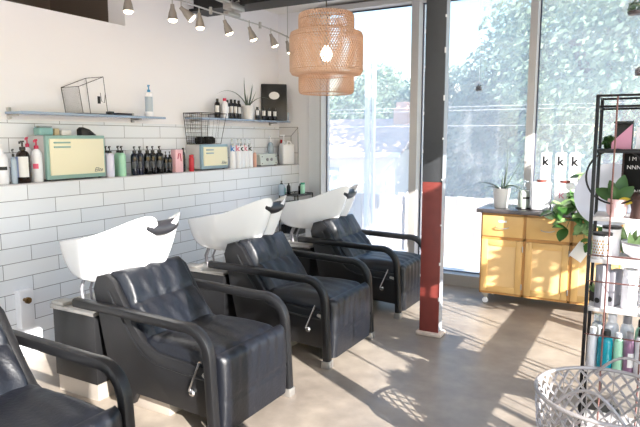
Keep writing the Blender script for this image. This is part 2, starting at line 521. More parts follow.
# ------------------------------------------------------------ outside
OUTG = -0.35
struct('ground', MB().box(-40, -40, -0.35, 4.8, YF - 0.15, -0.05).box(-40, YB + 0.15, OUTG - 0.3, 40, 9.6, OUTG).box(XR + 0.2, -30, -0.35, 40, YB + 0.15, -0.05).box(-40, 9.6, -2.0, 40, 80, -1.6), mat('pale_concrete_ground', '#cdc7c2', 0.8, noise=0.1))
struct('trim_5', MB().box(-1, YB + 0.16, OUTG, 6, 6.75, -0.03).box(-1, 8.1, OUTG, 6, 8.25, -0.18), mat('kerb_concrete', '#e4dfdb', 0.7))
def boards(name, label, x0, x1, y, z0, z1, group):
    t = thing(name, label, 'fence', ((x0 + x1) / 2, y, z0), group=group)
    L = x1 - x0
    b = MB(); n = int(L / 0.14)
    for i in range(n):
        xx = -L / 2 + i * L / n
        b.box(xx, -0.01, 0, xx + L / n - 0.012, 0.012, z1 - z0 - 0.005 * (i % 3))
    b.build('fence_board', mat('whitewashed_boards', '#c2b6b1', 0.7, noise=0.15, nscale=4), t)
    MB().box(-L / 2, 0.014, 0.15, L / 2, 0.05, 0.24).box(-L / 2, 0.014, z1 - z0 - 0.25, L / 2, 0.05, z1 - z0 - 0.16).build('fence_rail', mat('fence_rail', '#a99a94', 0.7), t)
    for k in range(3):
        MB().box(-0.05, 0.012, 0, 0.05, 0.10, z1 - z0 + 0.03).build('fence_post', mat('fence_post', '#d9d0cc', 0.7), t, loc=(-L / 2 + L * (k + .02) / 2.05, 0.04, 0))
boards('board_fence', 'pale upright board fence outside the left window pane', -3.2, 0.15, 9.0, OUTG, 0.58, 'pale board fence runs outside')
boards('board_fence', 'pale upright board fence outside behind the steel column and cabinet', 0.2, 5.5, 9.0, OUTG, 0.60, 'pale board fence runs outside')

# house behind the fence
h = thing('house', 'low pale house with a pinkish shingled roof beyond the fence', 'house', (-6, 16, -1.6))
MB().box(-4.5, 0.35, 0, 3.0, 3.7, 2.75).build('wall', mat('house_stucco', '#f0ece8', 0.8), h)
rf = MB().prism([(-0.1, 2.62), (-0.1, 2.70), (2.0, 3.75), (4.1, 2.70), (4.1, 2.62), (2.0, 3.63)], 'x', -4.8, 3.35)
rf.build('roof', mat('pinkish_shingle', '#cbb4aa', 0.8, noise=0.2, nscale=9), h)
MB().box(-4.8, -0.2, 2.56, 3.35, -0.08, 2.70).build('gutter', M['white_pl'], h)
MB().tube([(3.2, -0.14, 2.55), (2.75, 0.1, 2.2), (2.75, 0.2, 0)], 0.05, 8).build('downspout', M['white_pl'], h)
MB().box(2.4, 1.6, 3.2, 2.9, 2.1, 4.05).box(2.46, 1.66, 4.05, 2.84, 2.04, 4.25).build('chimney', mat('house_brick', '#d2a898', 0.8, noise=0.2), h)
for k in range(2):
    MB().box(-0.5, 0.30, 0, 0.5, 0.38, 0.9).build('house_window', mat('house_pane', '#b9c2c8', 0.2), h, loc=(-2.0 + 2.6 * k, 0, 1.3))
# white post by the fence
p_ = thing('porch_post', 'white twin post standing outside in front of the pale fence', 'post', (0.06, 7.9, OUTG))
MB().box(-0.075, -0.04, 0, -0.015, 0.04, 3.6, 0.005).build('post_board', M['white_pl'], p_)
MB().box(0.03, -0.03, 0, 0.07, 0.04, 3.6, 0.005).build('post_strip', M['white_pl'], p_)

def foliage(n, blobs, size, seed):
    rnd = random.Random(seed)
    mb = MB()
    tot = sum(b[3] ** 2 for b in blobs)
    for (bx, by, bz, br, sq) in blobs:
        k = int(n * br * br / tot)
        for _ in range(k):
            v = Vector((rnd.gauss(0, 1), rnd.gauss(0, 1), rnd.gauss(0, 1))).normalized() * br * (rnd.uniform(0.55, 1.08))
            v.z *= sq
            cc = Vector((bx, by, bz)) + v
            s = size * rnd.uniform(0.6, 1.4)
            a = Vector((rnd.gauss(0, 1), rnd.gauss(0, 1), rnd.gauss(0, 1))).normalized()
            b = a.orthogonal().normalized(); c2 = a.cross(b)
            vs = [mb.bm.verts.new(cc + b * s), mb.bm.verts.new(cc + c2 * s * 0.5 + a * s * .1), mb.bm.verts.new(cc - b * s), mb.bm.verts.new(cc - c2 * s * 0.5 + a * s * .1)]
            mb.bm.faces.new(vs)
    return mb
def leafy(name, col):
    m = bpy.data.materials.new(name); m.use_nodes = True
    nt = m.node_tree
    for n in list(nt.nodes): nt.nodes.remove(n)
    out = nt.nodes.new('ShaderNodeOutputMaterial')
    d = nt.nodes.new('ShaderNodeBsdfDiffuse'); tl = nt.nodes.new('ShaderNodeBsdfTranslucent'); mx = nt.nodes.new('ShaderNodeMixShader')
    tc = nt.nodes.new('ShaderNodeTexCoord'); nz = nt.nodes.new('ShaderNodeTexNoise'); nz.inputs['Scale'].default_value = 0.8
    cr = nt.nodes.new('ShaderNodeValToRGB')
    c = lin(col)
    cr.color_ramp.elements[0].position = .35; cr.color_ramp.elements[0].color = tuple(x * .75 for x in c[:3]) + (1,)
    cr.color_ramp.elements[1].position = .65; cr.color_ramp.elements[1].color = tuple(min(1, x * 1.35) for x in c[:3]) + (1,)
    nt.links.new(tc.outputs['Object'], nz.inputs['Vector']); nt.links.new(nz.outputs['Fac'], cr.inputs[0])
    nt.links.new(cr.outputs[0], d.inputs[0]); nt.links.new(cr.outputs[0], tl.inputs[0])
    mx.inputs[0].default_value = 0.4
    nt.links.new(d.outputs[0], mx.inputs[1]); nt.links.new(tl.outputs[0], mx.inputs[2]); nt.links.new(mx.outputs[0], out.inputs[0])
    return m
M['tree_a'] = leafy('tree_foliage', '#7e9182')  # part of the outdoor haze is put into both pale foliage colours
M['tree_b'] = leafy('tree_foliage_light', '#8a9d84')
M['bark'] = mat('bark', '#6b5a4c', 0.9, noise=0.3)
def tree(label, x, y, blobs, n, size, m, seed, z0=-1.6):
    t = thing('leafy_tree', label, 'tree', (x, y, z0))
    foliage(n, blobs, size, seed).build('crown', m, t)
    top = max(b[2] for b in blobs)
    tk = MB().tube([(0, 0, 0), (0.1, 0, top * .4), (-0.1, 0.1, top * .8)], 0.28, 8, taper=[1.2, .9, .5])
    tk.tube([(0.1, 0, top * .4), (0.9, 0.2, top * .7)], 0.14, 6).tube([(0.05, 0, top * .45), (-0.9, 0.1, top * .75)], 0.13, 6)
    tk.build('trunk', M['bark'], t)
    return t
tree('pale broad tree behind the low house roof', -9.5, 29, [(0, 0, 4.3, 2.3, .9), (-2.2, .5, 4.0, 2.0, .9), (2.1, -.3, 4.2, 1.8, .9), (0.4, 0, 5.8, 1.4, .8)], 12000, 0.12, M['tree_b'], 1)
tree('pale leafy tree standing right behind the chimney', -3.3, 23, [(0, 0, 4.0, 1.9, 1), (1.3, .4, 3.6, 1.7, 1), (-1.2, 0, 4.4, 1.2, 1), (.3, 0, 2.0, 1.8, .9)], 11000, 0.12, M['tree_a'], 2)
tree('tall bluish green tree left of the thin window mullion', 0.1, 19.2, [(0, 0, 4.4, 2.0, 1), (-1.3, .2, 3.0, 1.7, 1), (.9, 0, 2.4, 1.9, 1), (.5, .4, 6.0, 1.7, 1), (-.6, 0, 1.2, 1.5, .8), (1.2, 0, 5.0, 1.4, 1)], 20000, 0.10, M['tree_a'], 3)
tree('big pale green tree filling the right window pane', 2.9, 14.2, [(0, 0, 3.2, 2.0, 1), (-1.0, .3, 5.2, 1.9, 1), (1.4, 0, 5.0, 2.1, 1), (.2, .2, 7.0, 1.9, 1), (2.3, .2, 3.0, 2.0, 1), (-1.0, 0, 1.6, 1.6, .9), (1.4, 0, 1.4, 1.7, .9)], 24000, 0.085, M['tree_b'], 4)
tree('further green tree at the right edge of the window view', 8.8, 22, [(0, 0, 4.0, 2.6, 1), (-2.0, 0, 5.5, 2.2, 1), (1.8, .5, 5.6, 2.2, 1), (-1.5, 0, 2.2, 2.2, 1), (0, 0, 7.2, 1.9, 1)], 14000, 0.13, M['tree_a'], 5)
# street tree outside the right storefront (its leaf shade falls on the floor)
st = thing('street_tree', 'small leafy tree on the pavement outside the right storefront windows', 'tree', (6.1, 1.50, -0.05))
foliage(6500, [(0, -.65, 2.85, .32, .9), (0, -.2, 2.9, .36, .9), (0, .3, 2.85, .36, .9), (0, .75, 2.8, .32, .9), (0, -.25, 1.86, 0.13, .8), (0, .0, 1.83, 0.13, .8), (.0, .33, 1.85, 0.13, .8), (0, -.38, 1.72, .11, .8)], 0.05, 9).build('crown', M['tree_a'], st)
MB().tube([(0, 0, 0), (0, 0, 1.3), (0.05, 0, 2.8)], 0.028, 8).build('trunk', M['bark'], st)
s2 = thing('street_tree', 'sparse leafy tree on the pavement further along the right storefront', 'tree', (6.2, 3.45, -0.05))
foliage(650, [(0, -.25, 2.15, 0.26, 1), (0, .2, 2.25, 0.28, 1), (0, .55, 2.05, 0.22, 1)], 0.06, 12).build('crown', M['tree_b'], s2)
MB().tube([(0, 0, 0), (0, 0, 1.5), (0.05, 0, 2.1)], 0.02, 8).build('trunk', M['bark'], s2)
# overhead cables
for k, zz in enumerate((2.12, 2.20, 1.78)):
    tag(MB().tube([(-6 + i, 13, zz + 0.0) for i in range(0, 20, 2)], 0.005, 5).build('overhead_cable', M['label']), ['lower of the close pair of thin overhead cables outside', 'upper of the close pair of thin overhead cables outside', 'lone thin overhead cable below the close pair outside'][k], 'cable', 'overhead cables outside')

# ------------------------------------------------------------ shampoo chairs
def back_fn(u, v, side):
    # u 0..1 across (y), v 0..1 bottom->top
    y = -0.25 + 0.5 * u
    bx, bz, tx_, tz_ = 0.43, 0.415, 0.165, 0.785
    x = bx + (tx_ - bx) * v; z = bz + (tz_ - bz) * v
    n = Vector((0.81, 0, 0.585))
    edge = math.sin(PI / 2 * min(1, min(u, 1 - u) / 0.07)) * math.sin(PI / 2 * min(1, (1 - v) / 0.08))
    if side == 1: return Vector((x, y, z)) - n * 0.10
    pleat = 0.0035 * math.sin(u * 2 * PI * 4.5 + math.sin(v * 5) * .9) * (0.4 + abs(math.sin(v * PI)))
    pleat += 0.0025 * math.sin(u * 37 + v * 9) * math.sin(v * 7 + u * 3)
    seam = -0.010 * math.exp(-((v - 0.52) / 0.022) ** 2)
    lump = 0.018 * math.sin(PI * min(1, v / 0.52)) ** .6 if v < .52 else 0.018 * math.sin(PI * (v - .52) / .48 * 0.7) ** .6
    return Vector((x, y, z)) + n * ((0.012 + lump + pleat + seam) * edge - 0.02 * (1 - edge))
def seat_fn(u, v, side):
    y = -0.27 + 0.54 * u
    x = 0.36 + 0.56 * v
    if side == 1: return Vector((x, y, 0.34))
    e = math.sin(PI / 2 * min(1, min(u, 1 - u) / 0.10))
    wr = 0.006 * math.sin(x * 60 + math.sin(u * 9) * 2) * math.exp(-((v - .12) / .2) ** 2) + 0.004 * math.sin(u * 31 + v * 6) * v
    drop = 0.035 * max(0, (v - 0.86) / .14) ** 2
    return Vector((x, y, 0.425 + 0.035 * e * (0.6 + .4 * math.sin(PI * v)) + wr - drop))
def flap_fn(u, v, side):
    y = -0.285 + 0.57 * u
    z = 0.05 + 0.395 * v
    if side == 1: return Vector((0.895, y, z))
    wr = 0.004 * math.sin(u * 44 + math.sin(v * 4)) * v ** 1.5
    seam = -0.006 * math.exp(-((v - 0.42) / 0.015) ** 2)
    cap = -0.03 * max(0, (v - .92) / .08) ** 2
    e = math.sin(PI / 2 * min(1, min(u, 1 - u) / 0.06))
    return Vector((0.925 + 0.018 * e + 0.02 * math.sin(PI * v) * .5 + wr + seam + cap, y, z))
def arm_path():
    pts = [(-0.06, 0.592), (0.25, 0.590), (0.70, 0.578)]
    cx_, cz_, r_ = 0.755, 0.44, 0.14
    for k in range(0, 9):
        a = R(92 - 92 * k / 8)
        pts.append((cx_ + r_ * math.cos(a), cz_ + r_ * math.sin(a)))
    pts += [(0.905, 0.25), (0.915, 0.045)]
    return pts
def make_chair():
    t = thing('shampoo_chair', '', 'chair')
    MB().grid_slab(back_fn, 56, 32).build('back_cushion', M['leather'], t, angle=60)
    MB().grid_slab(seat_fn, 40, 30).build('seat_cushion', M['leather'], t, angle=60)
    MB().grid_slab(flap_fn, 48, 24).build('leg_flap', M['leather'], t, angle=60)
    for s in (-1, 1):
        poly = [(0.03, 0.67), (0.06, 0.745), (0.13, 0.765), (0.19, 0.73), (0.34, 0.50), (0.40, 0.43), (0.50, 0.385), (0.70, 0.37), (0.89, 0.36), (0.885, 0.10), (0.60, 0.115), (0.34, 0.125), (0.31, 0.06), (0.17, 0.06)]
        a, b = (0.250, 0.292)
        MB().prism(poly, 'y', s * a, s * b, 0.01).build('side_panel', M['vinyl'], t)
        pp = MB()
        pts = [(0.155, 0.675), (0.20, 0.605), (0.32, 0.44), (0.40, 0.36), (0.50, 0.325), (0.70, 0.31), (0.88, 0.305)]
        pp.tube([(x, s * 0.294, z) for x, z in pts], 0.006, 6)
        pp.build('piping', M['vinyl'], t)
        ar = MB().sweep_xz(arm_path(), 0.027, 0.025, s * 0.335, 0.014).build('armrest', M['arm'], t)
        MB().box(0.885, s * 0.335 - 0.03, 0.0, 0.945, s * 0.335 + 0.03, 0.05, 0.004).build('foot_cap', M['silver'], ar)
        MB().tube([(0.82, s * 0.29, 0.33), (0.89, s * 0.33, 0.33)], 0.012, 8).build('arm_bracket', M['silver'], ar)
    MB().box(0.05, -0.25, 0.40, 0.16, 0.25, 0.66, 0.02).build('back_shell', M['vinyl'], t)
    MB().box(0.20, -0.25, 0.10, 0.86, 0.25, 0.36).build('seat_box', M['vinyl'], t)
    MB().box(0.22, -0.21, 0.0, 0.50, 0.21, 0.10, 0.004).build('base_block', M['beige_plinth'], t)
    lv = MB().tube([(0.805, -0.305, 0.40), (0.735, -0.31, 0.235)], 0.006, 8)
    lv.build('recline_lever', M['chrome'], t)
    kn = MB().lathe([(0, 0), (0.018, 0), (0.02, 0.008), (0.012, 0.016), (0, 0.018)], seg=14)
    kn.build('lever_hub', M['chrome'], t, loc=(0.745, -0.294, 0.225), rot=(R(90), 0, 0))
    return t
chair = make_chair()
chair['label'] = 'black leather shampoo chair nearest the lens, cut off by the lower left corner'
CG = 'black shampoo chairs in a row along the tiled wall'
chair['group'] = CG
chair.location = (1.0, 1.24, 0)
dup(chair, (1.0, 2.43, 0), 'black leather shampoo chair in full view at left, in front of the nearest white basin')
dup(chair, (1.0, 3.575, 0), 'black leather shampoo chair in the middle, in front of the second white basin')
dup(chair, (1.0, 4.81, 0), 'black leather shampoo chair furthest away, beside the steel column')

# ------------------------------------------------------------ backwash basins
def bowl_mesh():
    mb = MB()
    NA, NL = 56, 14
    def rim(th):
        cs, sn = math.cos(th), math.sin(th)
        d = abs(((th + PI) % (2 * PI)) - PI)
        nar = 1 - 0.42 * max(0, cs) ** 1.5
        x = 0.03 + 0.40 * cs if cs < 0 else 0.03 + 0.40 * cs
        y = 0.255 * sn * nar
        z = 0.86 + 0.14 * ((cs + 1) / 2)
        horn = math.exp(-((d - R(44)) / R(25)) ** 2)
        x += 0.12 * horn
        z += 0.095 * horn - 0.035 * math.exp(-(d / R(20)) ** 2)
        x -= 0.03 * math.exp(-(d / R(20)) ** 2)
        return Vector((x, y, z))
    rings = []
    neck = Vector((0.03, 0, 0.62))
    for L in range(NL + 1):           # outside
        t = L / NL
        ring = []
        for i in range(NA):
            th = 2 * PI * i / NA
            q = rim(th)
            cs = math.cos(th)
            e = 4.0 - 2.3 * max(0, cs) ** .8
            n0 = Vector((neck.x + 0.075 * cs, 0.075 * math.sin(th), 0))
            rr = t ** 0.58
            ring.append(mb.bm.verts.new((n0.x + (q.x - n0.x) * rr, n0.y + (q.y - n0.y) * rr, neck.z + 0.04 + (q.z - neck.z - 0.04) * t ** e * 1.0)))
        rings.append(ring)
    # rolled rim and inside
    for L in range(1, NL + 1):
        t = 1 - L / NL
        ring = []
        for i in range(NA):
            th = 2 * PI * i / NA
            q = rim(th)
            cx0 = -0.05
            rr = 0.93 * (t ** 0.5) + 0.02
            zb = 0.73
            ring.append(mb.bm.verts.new((cx0 + (q.x - cx0) * rr, q.y * rr, zb + (q.z - zb) * t ** 1.8)))
        rings.append(ring)
    # neck
    base = []
    for r_, z_ in ((0.085, 0.53), (0.072, 0.56)):
        base.append([mb.bm.verts.new((neck.x + r_ * math.cos(2 * PI * i / NA), r_ * math.sin(2 * PI * i / NA), z_)) for i in range(NA)])
    rings = base + rings
    for p, q in zip(rings, rings[1:]):
        for i in range(NA):
            j = (i + 1) % NA
            mb.bm.faces.new((p[i], p[j], q[j], q[i]))
    mb.bm.faces.new(rings[-1]); mb.bm.faces.new(rings[0][::-1])
    bmesh.ops.recalc_face_normals(mb.bm, faces=list(mb.bm.faces))
    return mb
def make_basin():
    t = thing('shampoo_basin', '', 'basin')
    # local origin: floor under the bowl centre (world x 0.84)
    bowl_mesh().build('bowl', M['ceramic'], t, angle=70)
    nr = MB()
    pts = []
    for k in range(13):
        a = R(-100 + 200 * k / 12)
        pts.append((0.405 + 0.03 * (1 - math.cos(a)) * .5, 0.098 * math.sin(a) / math.sin(R(100)), 0.99 + 0.055 * (1 - math.cos(a)) * .5))
    nr.tube(pts, 0.042, 12, flat=1.1, taper=[.55 + .45 * math.sin(PI * (k + .5) / 13) for k in range(13)])
    nr.build('neck_rest', M['gel'], t, angle=60)
    MB().box(-0.20, -0.285, 0.10, 0.16, 0.27, 0.515, 0.004).build('pedestal', M['vinyl'], t)
    MB().box(-0.19, -0.275, 0.0, 0.15, 0.26, 0.10).build('plinth', M['beige_plinth'], t)
    tp = MB().box(-0.215, -0.295, 0.505, 0.165, 0.28, 0.53, 0.004)
    tp.build('top_tray', M['silver'], t)
    MB().box(-0.21, -0.29, 0.53, -0.10, -0.20, 0.55, 0.008).build('tray_lid', M['silver'], t)
    hz = MB()
    for k, (dx, dy) in enumerate(((-0.14, -0.12), (-0.11, -0.14), (-0.08, -0.10))):
        hz.tube([(dx, dy, 0.53), (dx - .01, dy, 0.60), (dx + .02, dy, 0.66), (dx - .01, dy, 0.74)], 0.008, 7)
    hz.build('water_hose', M['grey'], t)
    return t
basin = make_basin()
basin.location = (0.86, 2.43, 0)
BG = 'white backwash basins on black pedestals'
basin['label'] = 'white ceramic hair-washing basin nearest the lens, glowing in sunlight on its black pedestal'
basin['group'] = BG
dup(basin, (0.86, 3.575, 0), 'white ceramic hair-washing basin in the middle of the row, second along')
dup(basin, (0.86, 4.81, 0), 'white ceramic hair-washing basin furthest along, in front of the window')

# ------------------------------------------------------------ wall valve by the first pedestal
v = thing('shutoff_valve', 'small brass and chrome shutoff valve on a white wall plate beside the first pedestal', 'valve', (0.0, 2.38, 0.42))
MB().box(0.0, -0.05, -0.20, 0.06, 0.05, 0.06, 0.003).build('pipe_cover', M['white_pl'], v)
MB().lathe([(0, 0), (.012, 0), (.012, .03), (.022, .032), (.022, .05), (0, .052)], seg=12).build('valve_knob', mat('aged_brass', '#8a6b45', .3, .9), v, loc=(0.06, -0.02, 0.0), rot=(0, R(90), 0))

# ------------------------------------------------------------ bottles
VIEW = R(-52)     # direction labels face (towards the room's right front)
def cyl_patch(r, z0, z1, a0, a1, seg=14):
    mb = MB()
    o = []
    for k in range(seg + 1):
        a = a0 + (a1 - a0) * k / seg
        o.append((mb.bm.verts.new((r * math.cos(a), r * math.sin(a), z0)), mb.bm.verts.new((r * math.cos(a), r * math.sin(a), z1))))
    i_ = []
    for k in range(seg + 1):
        a = a0 + (a1 - a0) * k / seg
        i_.append((mb.bm.verts.new(((r - .001) * math.cos(a), (r - .001) * math.sin(a), z0)), mb.bm.verts.new(((r - .001) * math.cos(a), (r - .001) * math.sin(a), z1))))
    for (p, q) in zip(o, o[1:]): mb.bm.faces.new((p[0], q[0], q[1], p[1]))
    for (p, q) in zip(i_, i_[1:]): mb.bm.faces.new((p[1], q[1], q[0], p[0]))
    return mb
def bottle(name, label, loc, r, h, body, cap='pump', capm=None, lab=None, labm=None, text=None, group=None, sx=1.0, sy=1.0, neck=0.35, shoulder=0.75, cat='bottle', rz=VIEW, textm=None, tsize=None):
    t = thing(name, label, cat, loc, rz, group)
    hb = h * (0.78 if cap == 'pump' else (0.86 if cap == 'cap' else 0.82))
    sh = hb * shoulder
    pr = [(0, 0), (r * .92, 0), (r, 0.006), (r, sh)]
    for k in range(1, 6):
        a = k / 5 * PI / 2
        pr.append((r * (neck + (1 - neck) * math.cos(a)), sh + (hb - sh) * .9 * math.sin(a)))
    pr += [(r * neck, hb), (0, hb)]
    MB().lathe(pr, seg=20, sx=sx, sy=sy).build('bottle_body', body, t)
    capm = capm or M['black']
    if cap == 'pump':
        mb = MB().lathe([(0, hb - .002), (r * neck * 1.25, hb - .002), (r * neck * 1.25, hb + h * .07), (r * .14, hb + h * .08), (r * .14, h * .96), (r * .3, h * .96), (r * .3, h), (0, h)], seg=12)
        mb.box(0, -r * .14, h * .955, r * 1.15, r * .14, h * .985, 0.001)
        mb.box(r * 1.0, -r * .12, h * .925, r * 1.2, r * .12, h * .97)
        mb.build('pump', capm, t)
    elif cap == 'cap':
        MB().lathe([(0, hb), (r * neck * 1.2, hb), (r * neck * 1.15, h), (0, h)], seg=14).build('cap', capm, t)
    elif cap == 'spray':
        mb = MB().lathe([(0, hb), (r * neck * 1.1, hb), (r * neck * .8, hb + h * .06), (0, hb + h * .06)], seg=12)
        mb.box(-r * .5, -r * .28, hb + h * .05, r * .9, r * .28, h, 0.003)
        mb.box(r * .45, -r * .08, hb - h * .05, r * .6, r * .08, hb + h * .08)
        mb.build('sprayer', capm, t)
    if lab:
        cyl_patch(r * 1.0 + .0012, hb * lab[0], hb * lab[1], R(-lab[2]), R(lab[2])).build('label_sticker', labm or M['label'], t)
    if text:
        text_obj('lettering', text, tsize or r * 1.5, textm or M['ink'], t, (r + .002, 0, sh * .82), (R(90), 0, R(90)), bold=.003)
    return t

LZ = 1.196
bt = bottle
bt('pump_bottle', 'white pump bottle with a black stripe at the far left end of the tiled ledge', (-.09, 2.36, LZ), .040, .27, M['white_pl'], 'pump', M['white_pl'], (.45, .56, 70), M['ink'])
bt('spray_bottle', 'slim pale blue bottle with a black nozzle left of the dark amber pump bottle', (-.07, 2.432, LZ), .019, .235, M['bluecl'], 'pump', M['black'])
bt('pump_bottle', 'dark amber pump bottle with blue and white label on the ledge', (-.09, 2.515, LZ), .046, .29, M['amber'], 'pump', M['black'], (.18, .80, 62), M['label'])
cyl_patch(.048, .04, .18, R(-62), R(-20)).build('blue_label_band', M['blue_label'], bpy.data.objects['pump_bottle.001'])
bt('pump_bottle', 'tall white pump bottle with crimson pump and pink label beside the larger cream cabinet', (-.09, 2.62, LZ), .036, .30, M['white_pl'], 'pump', M['pinkred'], (.40, .55, 30), M['pinklabel'])
bt('pump_bottle', 'white bottle with crimson pump standing behind the amber bottle', (-.19, 2.62, LZ), .03, .315, M['white_pl'], 'pump', M['pinkred'])

def hot_cabinet(label, loc, wy, h, d, frame, side):
    t = thing('towel_warmer', label, 'towel warmer', loc)
    # front faces +x; local y 0..wy, x -d..0
    MB().box(-d, 0, 0.012, -0.03, wy, h, 0.006).build('body', side, t)
    MB().box(-0.034, -0.002, 0.010, -0.004, wy + .002, h + .002, 0.004).build('front_frame', frame, t)
    dr = MB().box(-0.006, 0.022, 0.04, 0.008, wy - 0.018, h - 0.022, 0.003).build('door', M['cream'], t)
    for k in range(2):
        MB().box(0.006, 0.05, -0.006, 0.016, 0.05 + wy * .27, 0.006, 0.003).build('handle', frame, dr, loc=(0, 0, h - 0.05 - 0.032 * k))
    text_obj('lettering', 'Elite', 0.045, M['inkgrey'], t, (0.0095, wy - 0.08, 0.052), (R(90), 0, R(90)), shear=0.4)
    for y in (0.03, wy - 0.03):
        MB().lathe([(0, 0), (.012, 0), (.012, .014), (0, .014)], seg=10).build('foot', M['black'], t, loc=(-0.04, y, 0))
    return t
hot_cabinet('larger cream towel warmer with sea-green frame at the left of the ledge', (-.05, 2.675, LZ), .51, .325, .215, M['seagreen'], M['greyside'])
hot_cabinet('smaller cream towel warmer with grey-blue frame under the wire basket', (-.06, 4.335, LZ), .395, .245, .205, M['greyblue'], M['greyside'])
# things on the first warmer
TZ = LZ + .328
j = thing('storage_jar', 'turquoise glass jar on the left of the larger towel warmer', 'jar', (-.17, 2.74, TZ))
MB().box(-.04, -.055, 0, .04, .055, .055, .01).build('jar_body', mat('turquoise_glass', '#a5d6d2', .15, trans=.4), j)
MB().box(-.035, -.05, .055, .035, .05, .068, .004).build('lid', M['clear'], j)
tag(MB().box(-.02, -.02, 0, .02, .02, .05, .004).build('small_box', mat('tan_card', '#cdbd98', .6), loc=(-.17, 2.84, TZ)), 'small tan box between the turquoise jar and the black clip', 'box')
tag(MB().box(-.03, -.04, 0, .03, .04, .038, .004).build('small_box', M['white_shade'], loc=(-.17, 2.915, TZ)), 'small white box in the middle of the larger towel warmer top', 'box')
tag(MB().prism([(-.06, 0), (-.06, .045), (-.04, .062), (.02, .045), (.075, .005), (.075, 0)], 'x', -.03, .03, .008).build('hair_clipper', M['black'], loc=(-.10, 3.05, TZ)), 'black hair clipper lying on top of the larger towel warmer', 'clipper')

# pairs of pump bottles
BGP = 'pump bottles between the two towel warmers'
seq = [(3.235, -.06, .033, .245, 'lav', 'front lavender-white pump bottle right of the larger towel warmer'),
       (3.275, -.15, .033, .245, 'lav', 'rear lavender-white pump bottle right of the larger towel warmer'),
       (3.355, -.06, .033, .245, 'mint', 'front mint green pump bottle on the ledge'),
       (3.40, -.15, .033, .245, 'mint', 'rear mint green pump bottle on the ledge'),
       (3.49, -.06, .031, .24, 'navy', 'left navy pump bottle, next to the mint green ones'),
       (3.56, -.07, .031, .24, 'navy', 'right navy pump bottle, next to the black ones'),
       (3.635, -.06, .032, .24, 'black_glass', 'first black pump bottle, right of the navy pair'),
       (3.705, -.07, .032, .24, 'black_glass', 'second black pump bottle, right of the navy pair'),
       (3.775, -.06, .036, .24, 'black_glass', 'third and widest black pump bottle, right of the navy pair'),
       (3.85, -.06, .021, .19, 'black_glass', 'first small patterned black bottle left of the pink bag'),
       (3.90, -.06, .021, .19, 'black_glass', 'second small patterned black bottle, touching the pink bag')]
for y, x, r, hh, mm, lb in seq:
    bt('pump_bottle', lb, (x, y, LZ), r, hh, M[mm], 'pump', M['black'], group=BGP, neck=.4, shoulder=.8,
       lab=(.3, .6, 30) if mm in ('navy', 'black_glass') else None, labm=M['inkgrey'])
pb = thing('gift_bag', 'pink card bag with hair tools behind the black bottles', 'bag', (-.07, 4.0, LZ))
MB().box(-.03, -.045, 0, .03, .05, .205, .004).build('bag_body', M['pink'], pb)
MB().tube([(.032, -.02, .12), (.034, -.01, .17), (.034, .01, .17), (.034, .02, .10)], .004, 6).build('ribbon', M['pinkred'], pb)
bt('pump_bottle', 'slim black bottle between the pink bag and the red can', (-.08, 4.095, LZ), .019, .22, M['black_glass'], 'cap', neck=.5)
bt('spray_can', 'small red can left of the smaller towel warmer', (-.04, 4.16, LZ), .024, .155, M['red'], 'cap', M['red'], neck=.75, shoulder=.85, cat='can')
# wire basket on the second warmer
SZ = LZ + .248
wb = thing('wire_basket', 'flared black wire basket on top of the smaller towel warmer', 'basket', (-.16, 4.47, SZ))
m1 = MB(); m2 = MB()
bx = [(-.09, -.13), (.09, -.13), (.09, .16), (-.09, .16)]
tp_ = [(-.11, -.15), (.12, -.15), (.12, .22), (-.11, .22)]
H_ = .30
m1.tube([(a, b, .004) for a, b in bx], .003, 6, closed=True)
m1.tube([(a, b, H_) for a, b in tp_], .004, 6, closed=True)
for (a, b), (c_, d_) in zip(bx, tp_): m1.tube([(a, b, 0.004), (c_, d_, H_)], .003, 6)
for k in range(1, 9):
    f_ = k / 9
    for s_ in ((0, 1), (1, 2), (2, 3), (3, 0)):
        A = Vector((*bx[s_[0]], .004)).lerp(Vector((*bx[s_[1]], .004)), f_); B = Vector((*tp_[s_[0]], H_)).lerp(Vector((*tp_[s_[1]], H_)), f_)
        if s_[0] in (0, 3) or k in (3, 6): m2.tube([A, B], .0013, 4)
for k in range(1, 8):
    f_ = k / 8
    m2.tube([(bx[i][0] + (tp_[i][0] - bx[i][0]) * f_, bx[i][1] + (tp_[i][1] - bx[i][1]) * f_, H_ * f_) for i in (3, 0, 1)], .0011, 4)
m1.build('frame', M['wire'], wb); m2.build('mesh_wire', M['wire'], wb)
for k, (yy, xx) in enumerate(((4.41, -.15), (4.50, -.14), (4.58, -.16))):
    tg = MB()
    for q in range(6):
        a = q * 1.05
        tg.box(-.022 + .02 * math.cos(a), -.03 + .018 * math.sin(a), 0, .022 + .02 * math.cos(a), .03 + .018 * math.sin(a), .045 + .012 * (q % 3), .012)
    tag(tg.build('hair_towel', mat('black_cloth', '#0c0c0e', .9), loc=(xx, yy, SZ + .008)), ['left black rolled cloth in the wire basket', 'middle black rolled cloth in the wire basket', 'right black rolled cloth in the wire basket'][k], 'cloth', 'black rolled cloths in the wire basket')
